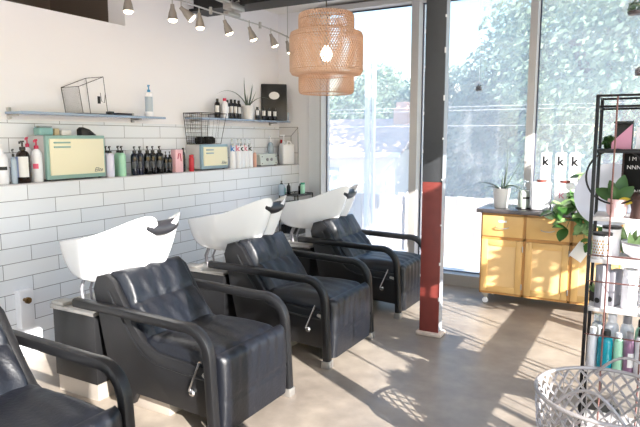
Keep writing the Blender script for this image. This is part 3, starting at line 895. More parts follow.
# k bottles
KG = 'white k bottles on the ledge'
for y, x, km, nm in ((4.785, -.05, 'inkblue', 'with a blue k, first of the row'), (4.875, -.05, 'inkpink', 'with a pink k, second of the row'), (4.95, -.06, 'ink', 'with a black k, middle of the row'), (5.02, -.06, 'inkpink', 'with a faint pink k, fourth of the row'), (5.085, -.05, 'ink', 'with a black k, last of the row by the peach bottle')):
    bt('pump_bottle', 'white pump bottle ' + nm, (x, y, LZ), .033, .30, M['white_pl'], 'pump', M['clear'], text='k', textm=M[km], group=KG, tsize=.08, shoulder=.93)
bt('pump_bottle', 'small peach bottle left of the pale grey electric box', (-.05, 5.17, LZ), .022, .18, M['peach'], 'cap', M['white_pl'])
wx = thing('control_box', 'pale grey electric box with two dials on the ledge', 'control box', (-.13, 5.30, LZ))
MB().prism([(-.10, .012), (-.10, .12), (-.07, .135), (.08, .13), (.09, .012)], 'y', -.03, .30, .006).build('housing', mat('pale_sage_enamel', '#c9cfc9', .35), wx)
for q in range(2):
    MB().lathe([(0, 0), (.017, 0), (.017, .012), (0, .014)], seg=14).build('dial', M['grey'], wx, loc=(.085, .10 + .08 * q, .072), rot=(0, R(90), 0))
for q in range(4):
    MB().lathe([(0, 0), (.006, 0), (.006, .004), (0, .004)], seg=8).build('screw', M['ink'], wx, loc=(.087, (.0, .0, .27, .27)[q], (.03, .105, .03, .105)[q]), rot=(0, R(90), 0))
for q in range(4):
    MB().lathe([(0, 0), (.01, 0), (.01, .013), (0, .013)], seg=8).build('foot', M['black'], wx, loc=((-.08, .07)[q % 2], (-.01, .28)[q // 2], 0))
bt('pump_bottle', 'clear white pump bottle behind the grey electric box', (-.23, 5.74, LZ), .036, .34, M['bluecl'], 'pump', M['white_pl'])
jg = thing('jug', 'large white jug with pump and handle at the end of the ledge', 'jug', (-.10, 5.89, LZ), R(-30))
MB().box(-.055, -.08, 0, .055, .08, .24, .02, 3).build('jug_body', M['white_pl'], jg)
MB().tube([(0, -.0, .235), (0, .01, .27), (0, .045, .27), (0, .06, .23)], .010, 8).build('handle', M['white_pl'], jg)
MB().lathe([(0, .24), (.02, .24), (.02, .265), (.006, .27), (.006, .335), (.012, .335), (.012, .35), (0, .35)], (0, -.04, 0), 12).box(-.005, -.09, .335, .005, -.04, .348, .001).build('pump', M['white_pl'], jg)
bt('pump_bottle', 'white bottle with a red cap tucked behind the large jug', (-.22, 5.955, LZ), .03, .29, M['white_pl'], 'cap', M['red'])

# ------------------------------------------------------------ wall shelves
def wall_shelf(label, y0, y1, z, br):
    t = thing('wall_shelf', label, 'shelf', (-.27, y0, z))
    L = y1 - y0
    MB().box(0, 0, -.018, .20, L, 0, .003).build('shelf_board', M['glassblue'], t)
    for b in br:
        MB().box(-.01, b - .012, -.05, .012, b + .012, .03, .002).box(.0, b - .012, -.03, .10, b + .012, -.018, .002).build('shelf_bracket', M['silver'], t)
    return t
wall_shelf('long glass wall shelf above the larger towel warmer', 2.52, 3.88, 1.688, (.03, 1.16))
wall_shelf('long glass wall shelf above the smaller towel warmer with bottles and aloe', 4.34, 5.93, 1.703, (.10, 1.45))
# wire cube tilted on shelf 1
wc = thing('wire_box', 'empty wire display box with a sloping top on the left wall shelf', 'wire box', (-.165, 3.125, 1.691))
s_ = .10; hh = .215; ww = .115
fr = MB()
P8 = [Vector((-s_, -ww, 0)), Vector((s_, -ww, 0)), Vector((s_, ww, 0)), Vector((-s_, ww, 0)), Vector((-s_, -ww - .03, .195)), Vector((s_, -ww - .03, .195)), Vector((s_, ww - .03, .285)), Vector((-s_, ww - .03, .285))]
for a, b in ((0, 1), (1, 2), (2, 3), (3, 0), (4, 5), (5, 6), (6, 7), (7, 4), (0, 4), (1, 5), (2, 6), (3, 7)):
    fr.tube([P8[a], P8[b]], .0025, 6)
fr.build('frame', M['wire'], wc)
ms = MB()
for k in range(1, 22):
    f_ = k / 22
    ms.tube([P8[0].lerp(P8[1], f_), P8[4].lerp(P8[5], f_)], .0007, 3)
    ms.tube([P8[0].lerp(P8[4], f_), P8[1].lerp(P8[5], f_)], .0007, 3)
MB().tube([(s_, ww * .45, hh * .75), (s_ + .002, ww * .5, hh * .45), (s_ + .002, ww * .75, hh * .4), (s_, ww * .85, hh * .75)], .0022, 6).build('handle', M['wire'], wc)
ms.build('mesh_wire', M['wire'], wc)
MB().box(s_ - .002, ww * .2, hh * .36, s_ + .004, ww * .42, hh * .62, .001).build('tag_card', M['black'], wc)
tag(MB().box(-.04, -.07, 0, .04, .07, .018, .003).build('black_tray', mat('dark_plum_case', '#2c2630', .4), loc=(-.14, 3.455, 1.69)), 'flat black case on the left wall shelf right of the wire cube', 'case')
tag(MB().box(-.02, -.025, 0, .02, .025, .026, .003).build('small_box', M['black'], loc=(-.12, 3.31, 1.69)), 'tiny black box at the foot of the wire cube', 'box')
bt('mist_bottle', 'slim white bottle with a blue cap on the left wall shelf', (-.14, 3.755, 1.69), .036, .27, M['white_pl'], 'pump', M['blue'], (.2, .8, 60), M['bluecl'], shoulder=.93, neck=.3)
# shelf 2 contents
BS = 'black dropper bottles on the right wall shelf'
BZ = 1.705
back_row = [(4.71, 'leftmost tall black bottle on the right wall shelf', 'black', .195), (4.87, 'black bottle just right of the crimson-capped bottle', 'black', .19), (4.935, 'tall black bottle left of the aloe, third from it', 'black', .20), (4.998, 'tall black bottle left of the aloe, second from it', 'black', .20), (5.062, 'tall black bottle standing right beside the aloe pot', 'black', .195)]
for y, lb, cm, hh in back_row:
    bt('dropper_bottle', lb, (-.17, y, BZ), .029, hh, M['black_glass'], 'cap', M[cm], (.35, .75, 42), M['label'], group=BS, neck=.4, shoulder=.75)
bt('pump_bottle', 'pale pump bottle with a crimson top among the black bottles', (-.12, 4.765, BZ), .033, .20, M['white_pl'], 'cap', M['pinkred'], neck=.45)
for k, y in enumerate((5.33, 5.45, 5.56, 5.67)):
    bt('dropper_bottle', ['small black bottle right of the aloe, first of four', 'small black bottle right of the aloe, second of four', 'small black bottle right of the aloe, third of four', 'small black bottle right of the aloe, last of four by the glasses'][k], (-.12, y, BZ), .027, .14, M['black_glass'], 'cap', M['black'], (.4, .85, 40), M['label'], group=BS, neck=.4, shoulder=.7)
bk = thing('black_book', 'tall black board with a white oval label leaning on the wall', 'board', (-.145, 5.70, BZ), rot=(0, R(-3), R(-50)))
MB().box(-.012, -.15, 0, .012, .15, .42, .012).build('board', M['black'], bk)
MB().lathe([(0, 0), (.06, 0), (.06, .002), (0, .002)], seg=28, sx=.72, sy=1.0).build('oval_label', M['label'], bk, loc=(.0125, .0, .285), rot=(0, R(90), 0))
for k in range(2):
    tag(MB().lathe([(0, 0), (.026, 0), (.03, .10), (.027, .10), (.024, .006), (0, .006)], seg=16).build('drinking_glass', M['bluecl'], loc=(-.09, 5.80 + .075 * k, BZ)), ['left pale blue glass at the end of the right wall shelf', 'right pale blue glass at the end of the right wall shelf'][k], 'glass', 'pale blue glasses on the right shelf')

def aloe(label, loc, r, h, leaves, potm):
    t = thing('potted_aloe', label, 'plant', loc)
    MB().lathe([(0, 0), (r * .78, 0), (r, h), (r * .92, h), (r * .88, h - .02), (0, h - .02)], seg=24).build('pot', potm, t)
    MB().lathe([(0, h - .018), (r * .86, h - .018), (0, h - .010)], seg=16).build('soil', M['soil'], t)
    for (az, ln, up, curl, wd) in leaves:
        mb = MB(); pts = []; d = Vector((math.cos(R(az)), math.sin(R(az)), 0))
        p = Vector((0, 0, h - .012)) + d * r * .2
        el = R(up); n = 9
        for k in range(n + 1):
            pts.append(p.copy())
            p += (d * math.cos(el) + Vector((0, 0, 1)) * math.sin(el)) * ln / n
            el += R(curl) / n
        mb.tube(pts, wd, 8, flat=.5, taper=[1 - (k / n) ** 1.3 * .93 for k in range(n + 1)])
        mb.build('aloe_leaf', M['aloe'], t)
    return t
aloe('spiky aloe in a white pot on the right wall shelf', (-.13, 5.17, BZ), .068, .145,
     [(-90, .31, 72, 22, .015), (95, .27, 66, 12, .013), (60, .24, 78, 0, .013), (-95, .50, 52, -85, .009), (88, .42, 42, -62, .008), (-60, .13, 70, 20, .012), (20, .18, 60, 10, .012)], M['pot_white'])

# ------------------------------------------------------------ track lights
tl_ = thing('light_track', 'thin silver cable track with spotlights curving below the ceiling', 'light track', (0.28, 3.1, 2.60))
pts = [(-.10, 3.0), (-.02, 3.35), (.03, 3.70), (.0, 4.1), (.0, 4.4), (-.01, 4.85), (-.08, 5.3), (-.15, 5.60)]
MB().tube([(x, y - 3.1, 0) for x, y in pts], .007, 7).build('rail', M['silver'], tl_)
for k in (3, 5):
    MB().lathe([(0, -.03), (.014, -.03), (.014, .03), (0, .03)], seg=10).build('rail_connector', M['silver'], tl_, loc=(pts[k][0], pts[k][1] - 3.1, 0))
for yy in (.35, 1.3, 2.45):
    MB().tube([(-.0 if yy < 2 else -.14, yy, 0), (-.0 if yy < 2 else -.14, yy, .36 if yy > 1.7 else .99)], .004, 6).build('hanger_rod', M['silver'], tl_)
M['bulb'] = mat('lit_bulb', '#fff0d0', .4, emit='#fff0cf', estr=8)
def spot(label, x, y, tx, ty):
    t = thing('track_spotlight', label, 'spotlight', (x, y, 2.60), group='silver spotlights on the track')
    MB().tube([(0, 0, .012), (0, 0, -.06)], .005, 6).build('stem', M['silver'], t)
    hd = MB().lathe([(0, .01), (.015, .01), (.018, -.02), (.030, -.055), (.040, -.108), (.038, -.110), (.032, -.100), (0, -.098)], seg=18).build('lamp_head', mat('satin_nickel', '#9a928a', .4, .35), t, loc=(0, 0, -.055), rot=(R(tx), R(ty), 0))
    MB().lathe([(0, -.100), (.033, -.100), (.032, -.118), (.02, -.128), (0, -.130)], seg=16).build('bulb', M['bulb'], hd)
spots = [(.25, 3.20, 0, 0, 'nearest upright spotlight, at the corner of the dark recess'), (.31, 3.60, 0, 0, 'second spotlight, hanging straight down'), (.31, 3.70, 35, -35, 'third spotlight, tilted beside the second one'), (.28, 3.95, 5, 0, 'fourth spotlight, just under the black beam edge'), (.28, 4.29, 22, -10, 'fifth spotlight, under the silver power feed'), (.28, 4.66, 22, -10, 'sixth spotlight, between the power feed and the ceiling corner'), (.24, 5.08, 24, -10, 'seventh spotlight, second from the far end of the track'), (.15, 5.52, 20, -10, 'last spotlight, partly behind the woven lamp')]
for x, y, tx, ty, lb in spots: spot(lb, x, y, tx, ty)
pf = thing('power_feed', 'silver power feed box with twin conduits above the light track', 'junction box', (.28, 4.43, 2.69))
MB().box(-.05, -.10, -.03, .05, .10, .03, .006).build('feed_box', M['silver'], pf)
MB().lathe([(0, 0), (.035, 0), (.035, .05), (.02, .06), (0, .06)], (0, .06, .0), 14).build('feed_cap', M['silver'], pf)
MB().box(-.03, -.12, -.085, .03, .06, -.05, .006).box(-.01, -.02, -.06, .01, 0.0, -.02).build('track_clamp', M['silver'], pf)
MB().tube([(-.02, -.08, .02), (-.02, -1.2, .10), (-.02, -2.4, .30)], .013, 8).build('conduit', M['silver'], pf)
MB().tube([(.03, -.08, .02), (.03, -1.2, .10), (.03, -2.4, .30)], .013, 8).build('conduit', M['silver'], pf)
MB().tube([(0, .07, .05), (0, .07, .905)], .006, 6).build('support_rod', M['silver'], pf)

# ------------------------------------------------------------ woven pendant
pd = thing('pendant_lamp', 'woven bamboo pendant lamp of three stacked drums in front of the window', 'lamp', (1.40, 4.15, 1.855))
def weave(profile, n, turns, r_, m, name, rows=None):
    mb = MB()
    L = len(profile)
    cum = [0]
    for (a, b), (c_, d_) in zip(profile, profile[1:]): cum.append(cum[-1] + math.hypot(a - c_, b - d_))
    def at(t):
        s = t * cum[-1]
        for i in range(L - 1):
            if s <= cum[i + 1] + 1e-9:
                f_ = (s - cum[i]) / max(1e-9, cum[i + 1] - cum[i])
                return (profile[i][0] + (profile[i + 1][0] - profile[i][0]) * f_, profile[i][1] + (profile[i + 1][1] - profile[i][1]) * f_)
        return profile[-1]
    K = 14
    for d_ in (1, -1):
        for i in range(n):
            a0 = 2 * PI * i / n
            pts = []
            for k in range(K + 1):
                rr, z = at(k / K)
                a = a0 + d_ * turns * 2 * PI * k / K
                off = .0015 * d_
                pts.append(((rr + off) * math.cos(a), (rr + off) * math.sin(a), z))
            mb.tube(pts, r_, 4, flat=.45, cap=False)
    return mb.build(name, m, pd)
def tiers():
    weave([(.15, .60), (.20, .618), (.212, .605), (.216, .57), (.216, .47)], 62, .085, .0050, M['rattan'], 'top_drum')
    weave([(.216, .478), (.265, .474), (.282, .462), (.287, .44), (.287, .175), (.282, .155), (.262, .146), (.208, .142)], 80, .15, .0052, M['rattan'], 'middle_drum')
    weave([(.212, .155), (.215, .10), (.215, .02), (.208, .005), (.195, .0)], 62, .085, .0050, M['rattan'], 'bottom_drum')
tiers()
rg = MB()
for r_, z in ((.16, .605), (.214, .49), (.216, .565), (.208, .14), (.198, .0), (.286, .43), (.286, .18)):
    rg.tube([(r_ * math.cos(2 * PI * k / 48), r_ * math.sin(2 * PI * k / 48), z) for k in range(48)], .0035, 5, closed=True)
rg.build('hoop', mat('bamboo_hoop', '#b98e6c', .5), pd)
MB().tube([(0, 0, .42), (0, 0, 1.105)], .004, 6).build('cord', M['black'], pd)
MB().lathe([(0, .44), (.02, .44), (.022, .37), (0, .36)], seg=14).tube([(-.16, 0, .605), (.16, 0, .605)], .003, 5).tube([(0, -.16, .605), (0, .16, .605)], .003, 5).tube([(0, 0, .6), (0, 0, .42)], .006, 6).build('lamp_holder', M['silver'], pd)
bl = MB().lathe([(0, .25), (.025, .255), (.042, .275), (.048, .30), (.040, .33), (.02, .36), (0, .365)], seg=20).build('bulb', mat('lit_globe', '#fff3dc', .4, emit='#fff0dc', estr=9), pd)

# ------------------------------------------------------------ wooden cabinet on casters
X0, X1, Y0, Y1 = 2.375, 3.52, 5.30, 5.72
cb_ = thing('wooden_cabinet', 'honey maple cabinet on casters with a dark steel worktop below the window', 'cabinet', (X0, Y0, 0))
W_ = X1 - X0; D_ = Y1 - Y0
MB().box(0, 0.02, .095, W_, D_, .835, .003).build('carcass', M['wood'], cb_)
ff = MB()
n3 = 3; cw = W_ / n3
for k in range(n3 + 1): ff.box(max(0, k * cw - .012), 0.004, .095, min(W_, k * cw + .012), .022, .835)
ff.box(0, 0.004, .095, W_, .022, .115).box(0, .004, .60, W_, .022, .625).box(0, .004, .82, W_, .022, .838)
ff.build('face_frame', M['wood_edge'], cb_)
MB().box(-.04, -.035, .838, W_ + .03, D_ + .03, .875, .004).build('worktop', M['counter'], cb_)
for k in range(n3):
    a = k * cw + .014; b = (k + 1) * cw - .014
    dr = MB().box(a, -.008, .628, b, .010, .816, .003).build('drawer', M['wood'], cb_)
    hd = MB()
    mx_ = (a + b) / 2
    hd.tube([(mx_ - .055, -.008, .715), (mx_ - .05, -.028, .712), (mx_ - .02, -.032, .705), (mx_ + .02, -.032, .705), (mx_ + .05, -.028, .712), (mx_ + .055, -.008, .715)], .0045, 6)
    hd.build('handle', M['silver'], dr)
    if k == 0: MB().box(mx_ - .035, -.0095, .758, mx_ + .035, -.007, .775).build('name_tag', M['label'], dr)
    do = MB()
    fw = .055
    do.box(a, -.008, .118, a + fw, .010, .598, .002).box(b - fw, -.008, .118, b, .010, .598, .002).box(a + fw, -.008, .118, b - fw, .010, .118 + fw, .002).box(a + fw, -.008, .598 - fw, b - fw, .010, .598, .002)
    dor = do.build('door', M['wood'], cb_)
    MB().box(a + fw, .000, .118 + fw, b - fw, .008, .598 - fw).build('door_panel', mat('maple_panel', '#e2bd86', .42, noise=.12, nscale=5), dor)
    for z in (.19, .53):
        MB().tube([(b + .004, -.012, z - .025), (b + .004, -.012, z + .025)], .006, 8).build('hinge', M['silver'], dor)
for q, (a, b) in enumerate(((.05, .05), (W_ - .05, .05), (.05, D_ - .05), (W_ - .05, D_ - .05))):
    cs_ = MB().box(a - .03, b - .03, .075, a + .03, b + .03, .095, .003).prism([(a - .022, .08), (a + .022, .08), (a + .012, .03), (a - .004, .03)], 'y', b - .02, b + .02).build('caster_fork', M['silver'], cb_)
    MB().lathe([(0, -.012), (.022, -.012), (.026, -.006), (.026, .006), (.022, .012), (0, .012)], seg=18).build('caster_wheel', M['white_pl'], cs_, loc=(a + .004, b - .03, .026), rot=(R(90), 0, 0))
CT = .875
aloe('spiky aloe in a white pot on the left end of the wooden cabinet', (2.51, 5.46, CT), .078, .175,
     [(-10, .44, 78, 24, .014), (10, .46, 58, 12, .011), (0, .26, 84, 10, .012), (185, .26, 40, -70, .014), (200, .18, 30, -70, .012), (20, .26, 40, -135, .014), (-30, .27, 45, -125, .012), (100, .14, 60, 10, .011)], M['pot_white'])
ds = thing('soap_dispenser', 'frosted pump dispenser with a black strip on a black dish', 'dispenser', (2.715, 5.42, CT), VIEW)
MB().box(-.055, -.055, 0, .055, .055, .016, .008).build('dish', M['black'], ds)
MB().lathe([(0, .017), (.050, .017), (.052, .03), (.052, .145), (.036, .17), (.014, .175), (0, .175)], seg=22).build('bottle_body', mat('grey_green_bottle', '#a9b2a8', .25), ds)
cyl_patch(.0535, .095, .112, R(-35), R(35)).build('label_sticker', M['ink'], ds)
MB().lathe([(0, .175), (.018, .175), (.018, .20), (.006, .202), (.006, .245), (.012, .245), (.012, .26), (0, .26)], seg=12).box(0, -.006, .243, .06, .006, .256, .001).build('pump', M['clear'], ds)
def kjar(lb, x, y, txt_m):
    t = thing('liter_bottle', lb, 'bottle', (x, y, CT), R(-90), 'wide white bottles on the cabinet')
    MB().box(-.06, -.080, 0, .06, .080, .25, .02, 3).build('bottle_body', M['white_pl'], t)
    MB().lathe([(0, .248), (.042, .248), (.042, .268), (0, .270)], (0.01, 0.0, 0), 18).build('cap', mat('brown_red_cap', '#7c3c34', .4), t)
    text_obj('lettering', 'k', .10, txt_m, t, (.0608, -.02, .12), (R(90), 0, R(90)))
    MB().box(.06, -.055, .045, .0608, -.02, .050).build('label_line', M['inkgrey'], t)
kjar('wide white bottle with a brown-red cap right of the frosted dispenser', 2.865, 5.40, mat('faint_pink_ink', '#f2dde0', .5))
kjar('wide white bottle with a pink k and brown-red cap beside the trailing plant', 3.055, 5.39, M['inkpink'])
for x, y, lb in ((2.86, 5.60, 'left tall white bottle with a black k behind the wide ones'), (2.985, 5.60, 'middle tall white bottle with a black k behind the wide ones'), (3.10, 5.60, 'right tall white bottle with a black k behind the wide ones')):
    t = thing('tall_bottle', lb, 'bottle', (x, y, CT), R(-90), 'tall k bottles on the cabinet')
    MB().box(-.036, -.044, 0, .036, .044, .50, .012, 3).build('bottle_body', M['white_pl'], t)
    MB().lathe([(0, .50), (.015, .50), (.015, .52), (.005, .522), (.005, .57), (.011, .57), (.011, .585), (0, .585)], seg=12).box(0, -.005, .568, .05, .005, .582, .001).build('pump', M['clear'], t)
    text_obj('lettering', 'k', .11, M['ink'], t, (.0368, 0, .39), (R(90), 0, R(90)), bold=.004)
# trailing pothos
def leaf_blade(mb, base, d, up, ln, wd, droop=.5):
    d = d.normalized(); side = d.cross(up).normalized()
    n = 6; rows = []
    p = base.copy(); dd = d.copy()
    for k in range(n + 1):
        f_ = k / n
        w_ = wd * math.sin(PI * min(1, f_ * .93 + .05)) ** .8
        nn = side.cross(dd).normalized()
        rows.append((mb.bm.verts.new(p - side * w_ + nn * w_ * .25), mb.bm.verts.new(p), mb.bm.verts.new(p + side * w_ + nn * w_ * .25)))
        p += dd * ln / n
        dd = (dd + Vector((0, 0, -droop / n))).normalized()
    for a, b in zip(rows, rows[1:]):
        mb.bm.faces.new((a[0], a[1], b[1], b[0])); mb.bm.faces.new((a[1], a[2], b[2], b[1]))
po = thing('trailing_pothos', 'variegated trailing pothos in a terracotta pot hanging over the cabinet front', 'plant', (3.225, 5.43, CT))
MB().lathe([(0, 0), (.06, 0), (.085, .14), (.092, .14), (.092, .165), (.08, .165), (.076, .14), (0, .135)], seg=24).build('pot', M['terracotta'], po)
MB().lathe([(0, .14), (.077, .14), (0, .15)], seg=16).build('soil', M['soil'], po)
vm = MB(); rnd = random.Random(3)
vines = [((-.10, -.22, .12), (-.28, -.24, -.02)), ((.0, -.20, .16), (.02, -.22, -.25)), ((.06, -.18, .16), (.10, -.22, -.22)), ((-.05, -.16, .18), (-.12, -.22, -.12)), ((.10, -.12, .22), (.18, -.20, -.06)), ((0, .0, .30), (-.02, -.10, .34)), ((.08, .0, .28), (.12, -.06, .36)), ((-.07, -.05, .22), (-.14, -.15, .14)), ((-.10, -.22, .12), (-.20, -.23, -.06)), ((.03, -.19, .14), (-.04, -.22, -.18))]
k = 0
for mid, end in vines:
    p0 = Vector((rnd.uniform(-.03, .03), rnd.uniform(-.03, .03), .145)); m_ = Vector(mid); e_ = Vector(end)
    pts = [p0.lerp(m_, t) * (1 - t) + m_.lerp(e_, t) * t for t in [i / 8 for i in range(9)]]
    vm.tube(pts, .0025, 5)
    for i in range(2, 9):
        for q in range(2):
            lf = MB()
            d = Vector((rnd.uniform(-1, 1), rnd.uniform(-1, .1), rnd.uniform(-.6, .5)))
            leaf_blade(lf, pts[i], d, Vector((0, -.4, 1)), rnd.uniform(.10, .165), rnd.uniform(.032, .048), .7)
            if k < 100: lf.build('leaf', M['leaf_pale'] if rnd.random() < .35 else M['leaf'], po, angle=80)
            k += 1
vm.build('stem', M['leaf'], po)
# paper
tag(MB().box(-.055, -.002, -.075, .055, 0, .075, .0005).build('paper_card', M['white_shade'], loc=(3.215, 5.262, .56), rot=(0, R(32), 0)), 'white card hanging askew on the right cabinet door below the pothos', 'card')

# ------------------------------------------------------------ caddy trolley in the far corner
cd = thing('trolley', 'small black wire trolley in the corner behind the furthest basin', 'trolley', (.21, 5.60, 0))
MB().box(-.12, -.16, .865, .12, .16, .875).build('top_tray', M['black'], cd)
t2 = MB()
for z in (.885, .70, .45, .12): t2.tube([(-.12, -.16, z), (.12, -.16, z), (.12, .16, z), (-.12, .16, z)], .006, 6, closed=True)
for a in (-.12, .12):
    for b in (-.16, .16): t2.tube([(a, b, 0.0), (a, b, .885)], .007, 6)
t2.build('frame', M['wire_black'], cd)
bk_ = MB()
for z0 in (.45, .70):
    bk_.box(-.115, -.155, z0 - .005, .115, .155, z0)
    for k in range(12):
        x = -.115 + .23 * k / 11
        bk_.tube([(x, -.162, z0), (x, -.162, z0 + .12)], .0025, 4)
        y = -.155 + .31 * k / 11
        bk_.tube([(.122, y, z0), (.122, y, z0 + .12)], .0025, 4)
    bk_.box(-.11, -.15, z0, .11, .15, z0 + .09)
bk_.build('wire_drawer', M['wire_black'], cd)
bt('pump_bottle', 'clear bottle with black pump on the corner trolley', (.13, 5.42, .875), .036, .16, M['bluecl'], 'pump', M['black'])
bt('pump_bottle', 'short green jar left on the corner trolley', (.125, 5.475, .875), .02, .10, M['green'], 'cap', M['green'])
bt('pump_bottle', 'small black bottle in the middle of the corner trolley', (.16, 5.52, .875), .022, .13, M['black_glass'], 'cap')
bt('pump_bottle', 'black bottle behind on the corner trolley', (.24, 5.64, .875), .025, .12, M['black_glass'], 'cap')
bt('pump_bottle', 'white bottle with a green cap on the corner trolley', (.295, 5.60, .875), .026, .135, M['mint'], 'cap', M['green'], neck=.8)

# ------------------------------------------------------------ display rack on the right
RX0, RX1, RY0, RY1, RH = 3.462, 4.35, 3.0, 3.26, 1.70
rk = thing('display_rack', 'tall black and rose metal display rack with shelves at the right edge', 'rack', (RX0, RY0, 0))
RW = RX1 - RX0; RD = RY1 - RY0
for (a, b) in ((0, 0), (0, RD), (RW, 0), (RW, RD)):
    MB().box(a - .008, b - .008, 0, a + .008, b + .008, RH, .002).build('post', M['wire_black'], rk)
hb_ = MB()
for z in (RH - .006, RH - .055):
    hb_.tube([(0, 0, z), (RW, 0, z), (RW, RD, z), (0, RD, z)], .006, 6, closed=True)
hb_.build('top_rail', M['wire_black'], rk)
for k in range(1, 6):
    x = RW * k / 5.2 * .93 - .078 + .0
    MB().tube([(x, -.004, .02), (x, -.004, RH - .01)], .0045, 6).build('front_rod', M['rose'], rk)
for z in (.955, .57, .83):
    MB().tube([(0, -.006, z), (RW, -.006, z)], .0035, 5).build('cross_rod', M['rose'], rk)
# curved ring decoration
rr_ = MB().tube([(.092 + .125 * math.cos(2 * PI * k / 40), .015, 1.325 + .125 * math.sin(2 * PI * k / 40)) for k in range(40)], .005, 6, closed=True)
rr_.build('ring', M['wire_black'], rk)
for z, nm, mm in ((1.452, 'wire_shelf', 'wire_black'), (1.135, 'shelf_board', 'shelf_white'), (.935, 'shelf_board', 'shelf_white'), (.70, 'shelf_board', 'shelf_white'), (.395, 'shelf_board', 'shelf_white'), (.08, 'shelf_board', 'shelf_white')):
    MB().box(.006, .004, z - .018, RW - .006, RD - .004, z, .002).build(nm, M[mm], rk)
def rp(x, y): return (RX0 + x, RY0 + y)
# top shelf
bx_ = thing('pink_organizer', 'pink slanted open organiser box on the top of the rack', 'box', (3.555, 3.06, 1.452))
MB().prism([(-.03, 0), (-.03, .03), (.052, .115), (.052, 0)], 'y', 0, .10).build('side', mat('pink_paint', '#cf90a8', .45), bx_)
MB().box(-.025, .10, 0, .055, .105, .13).box(-.025, -.002, .118, .055, .105, .125).box(.053, 0, 0, .056, .10, .13).build('back', M['black'], bx_)
tag(foliage(260, [(0, 0, .03, .028, 1)], .012, 21).build('moss_ball', M['leaf'], loc=(3.512, 3.13, 1.452)), 'small green moss cushion left of the pink organiser', 'plant')
wbx = thing('small_box', 'white box with an orange print right of the pink organiser', 'box', (3.66, 3.09, 1.452))
MB().box(-.035, -.04, 0, .05, .04, .10, .003).build('carton', M['white_pl'], wbx)
MB().box(-.02, -.0415, .05, .02, -.04, .09).build('print', mat('orange_print', '#c9743c', .5), wbx)
# letter board
lb_ = thing('letter_board', 'black letter board with white letters on the middle shelf of the rack', 'letter board', (3.655, 3.12, 1.135), rot=(R(-6), 0, R(0)))
MB().box(-.075, -.010, .09, .12, .006, .305, .002).build('felt_panel', mat('black_felt', '#0b0a0a', .95), lb_)
MB().box(-.082, -.012, .298, .127, .008, .312, .002).box(-.082, -.012, .082, .127, .008, .095, .002).box(-.084, -.012, .0, -.075, .008, .31).build('frame', M['brown'], lb_)
for tx_, xx, zz in (('I M', -.04, .262), ('NNNN', .035, .262), ('NNN.', -.03, .222), ('-NN', .035, .185), ('N', .055, .155), ('N NNNNN', .01, .108)):
    text_obj('lettering', tx_, .026, M['label'], lb_, (xx, -.0118, zz), (R(90), 0, 0))
# pink pot with plant
pp_ = thing('potted_houseplant', 'broad green leaf plant in a pale pink pot on the rack', 'plant', (3.565, 3.05, 1.135))
MB().lathe([(0, 0), (.028, 0), (.042, .02), (.046, .05), (.040, .085), (.034, .085), (.034, .07), (0, .07)], seg=24).build('pot', M['pot_pink'], pp_)
MB().lathe([(0, .07), (.034, .07), (0, .078)], seg=14).build('soil', M['soil'], pp_)
rnd = random.Random(5)
for q, (d, ln, wd) in enumerate((((-.35, .3, 1), .11, .024), ((.15, .2, 1), .13, .030), ((-.2, -.2, 1), .08, .02), ((.5, -.1, .7), .10, .03), ((-.7, .3, .5), .12, .03), ((.6, -.3, .15), .08, .018), ((.9, .1, .3), .09, .018))):
    lf = MB(); leaf_blade(lf, Vector((0, 0, .072)), Vector(d), Vector((.1, -1, .2)), ln, wd, .3)
    lf.build('leaf', M['leaf'] if q < 5 else mat('yellow_leaf', '#d9c23c', .5), pp_, angle=80)
tag(MB().lathe([(0, 0), (.035, 0), (.03, .04), (.04, .09), (.025, .12), (0, .12)], seg=14).build('carved_figure', M['brown'], loc=(3.655, 3.04, 1.135)), 'dark brown carved wooden vase before the letter board', 'vase')
# next shelf: patterned jars, bowl
gj = thing('candle_jar', 'white jar with gold triangle pattern and a black lid on the rack', 'jar', (3.512, 3.05, .935), R(-90))
MB().lathe([(0, 0), (.040, 0), (.042, .004), (.042, .11), (0, .11)], seg=24).build('jar_body', M['white_pl'], gj)
MB().lathe([(0, .11), (.044, .11), (.044, .122), (0, .124)], seg=24).build('lid', M['black'], gj)
tri = MB()
for row in range(6):
    for k in range(-4, 5):
        a = R(k * 17 + (row % 2) * 8.5); z = .012 + row * .014
        rr = .0428
        vs = [tri.bm.verts.new((rr * math.cos(a + da), rr * math.sin(a + da), z + dz)) for da, dz in ((-.10, 0), (.10, 0), (0, .012))]
        tri.bm.faces.new(vs)
tri.build('gold_pattern', M['gold'], gj)
gj2 = thing('candle_jar', 'plain white jar with a black lid behind the gold-patterned jar', 'jar', (3.545, 3.16, .935))
MB().lathe([(0, 0), (.04, 0), (.042, .004), (.042, .13), (0, .13)], seg=24).build('jar_body', M['white_pl'], gj2)
MB().lathe([(0, .13), (.044, .13), (.044, .142), (0, .144)], seg=24).build('lid', M['black'], gj2)
bw = thing('glass_bowl', 'wide pale bowl with a black rim at the right edge of the rack', 'bowl', (3.69, 3.12, .935))
MB().lathe([(0, 0), (.05, 0), (.09, .03), (.10, .075), (.095, .075), (.085, .035), (.045, .008), (0, .008)], seg=28).build('bowl_body', M['white_pl'], bw)
MB().tube([(.098 * math.cos(2 * PI * k / 32), .098 * math.sin(2 * PI * k / 32), .077) for k in range(32)], .005, 6, closed=True).build('rim_band', M['grey'], bw)
bl_ = MB(); rnd = random.Random(8)
for k in range(16): leaf_blade(bl_, Vector((rnd.uniform(-.03, .03), rnd.uniform(-.03, .03), .01)), Vector((rnd.uniform(-.6, .6), rnd.uniform(-.6, .6), 1)), Vector((.2, -1, 0)), rnd.uniform(.09, .14), .016, .4)
hp = thing('potted_fern', 'leafy green plant in a white cup on the rack behind the bowl', 'plant', (3.615, 3.21, .935))
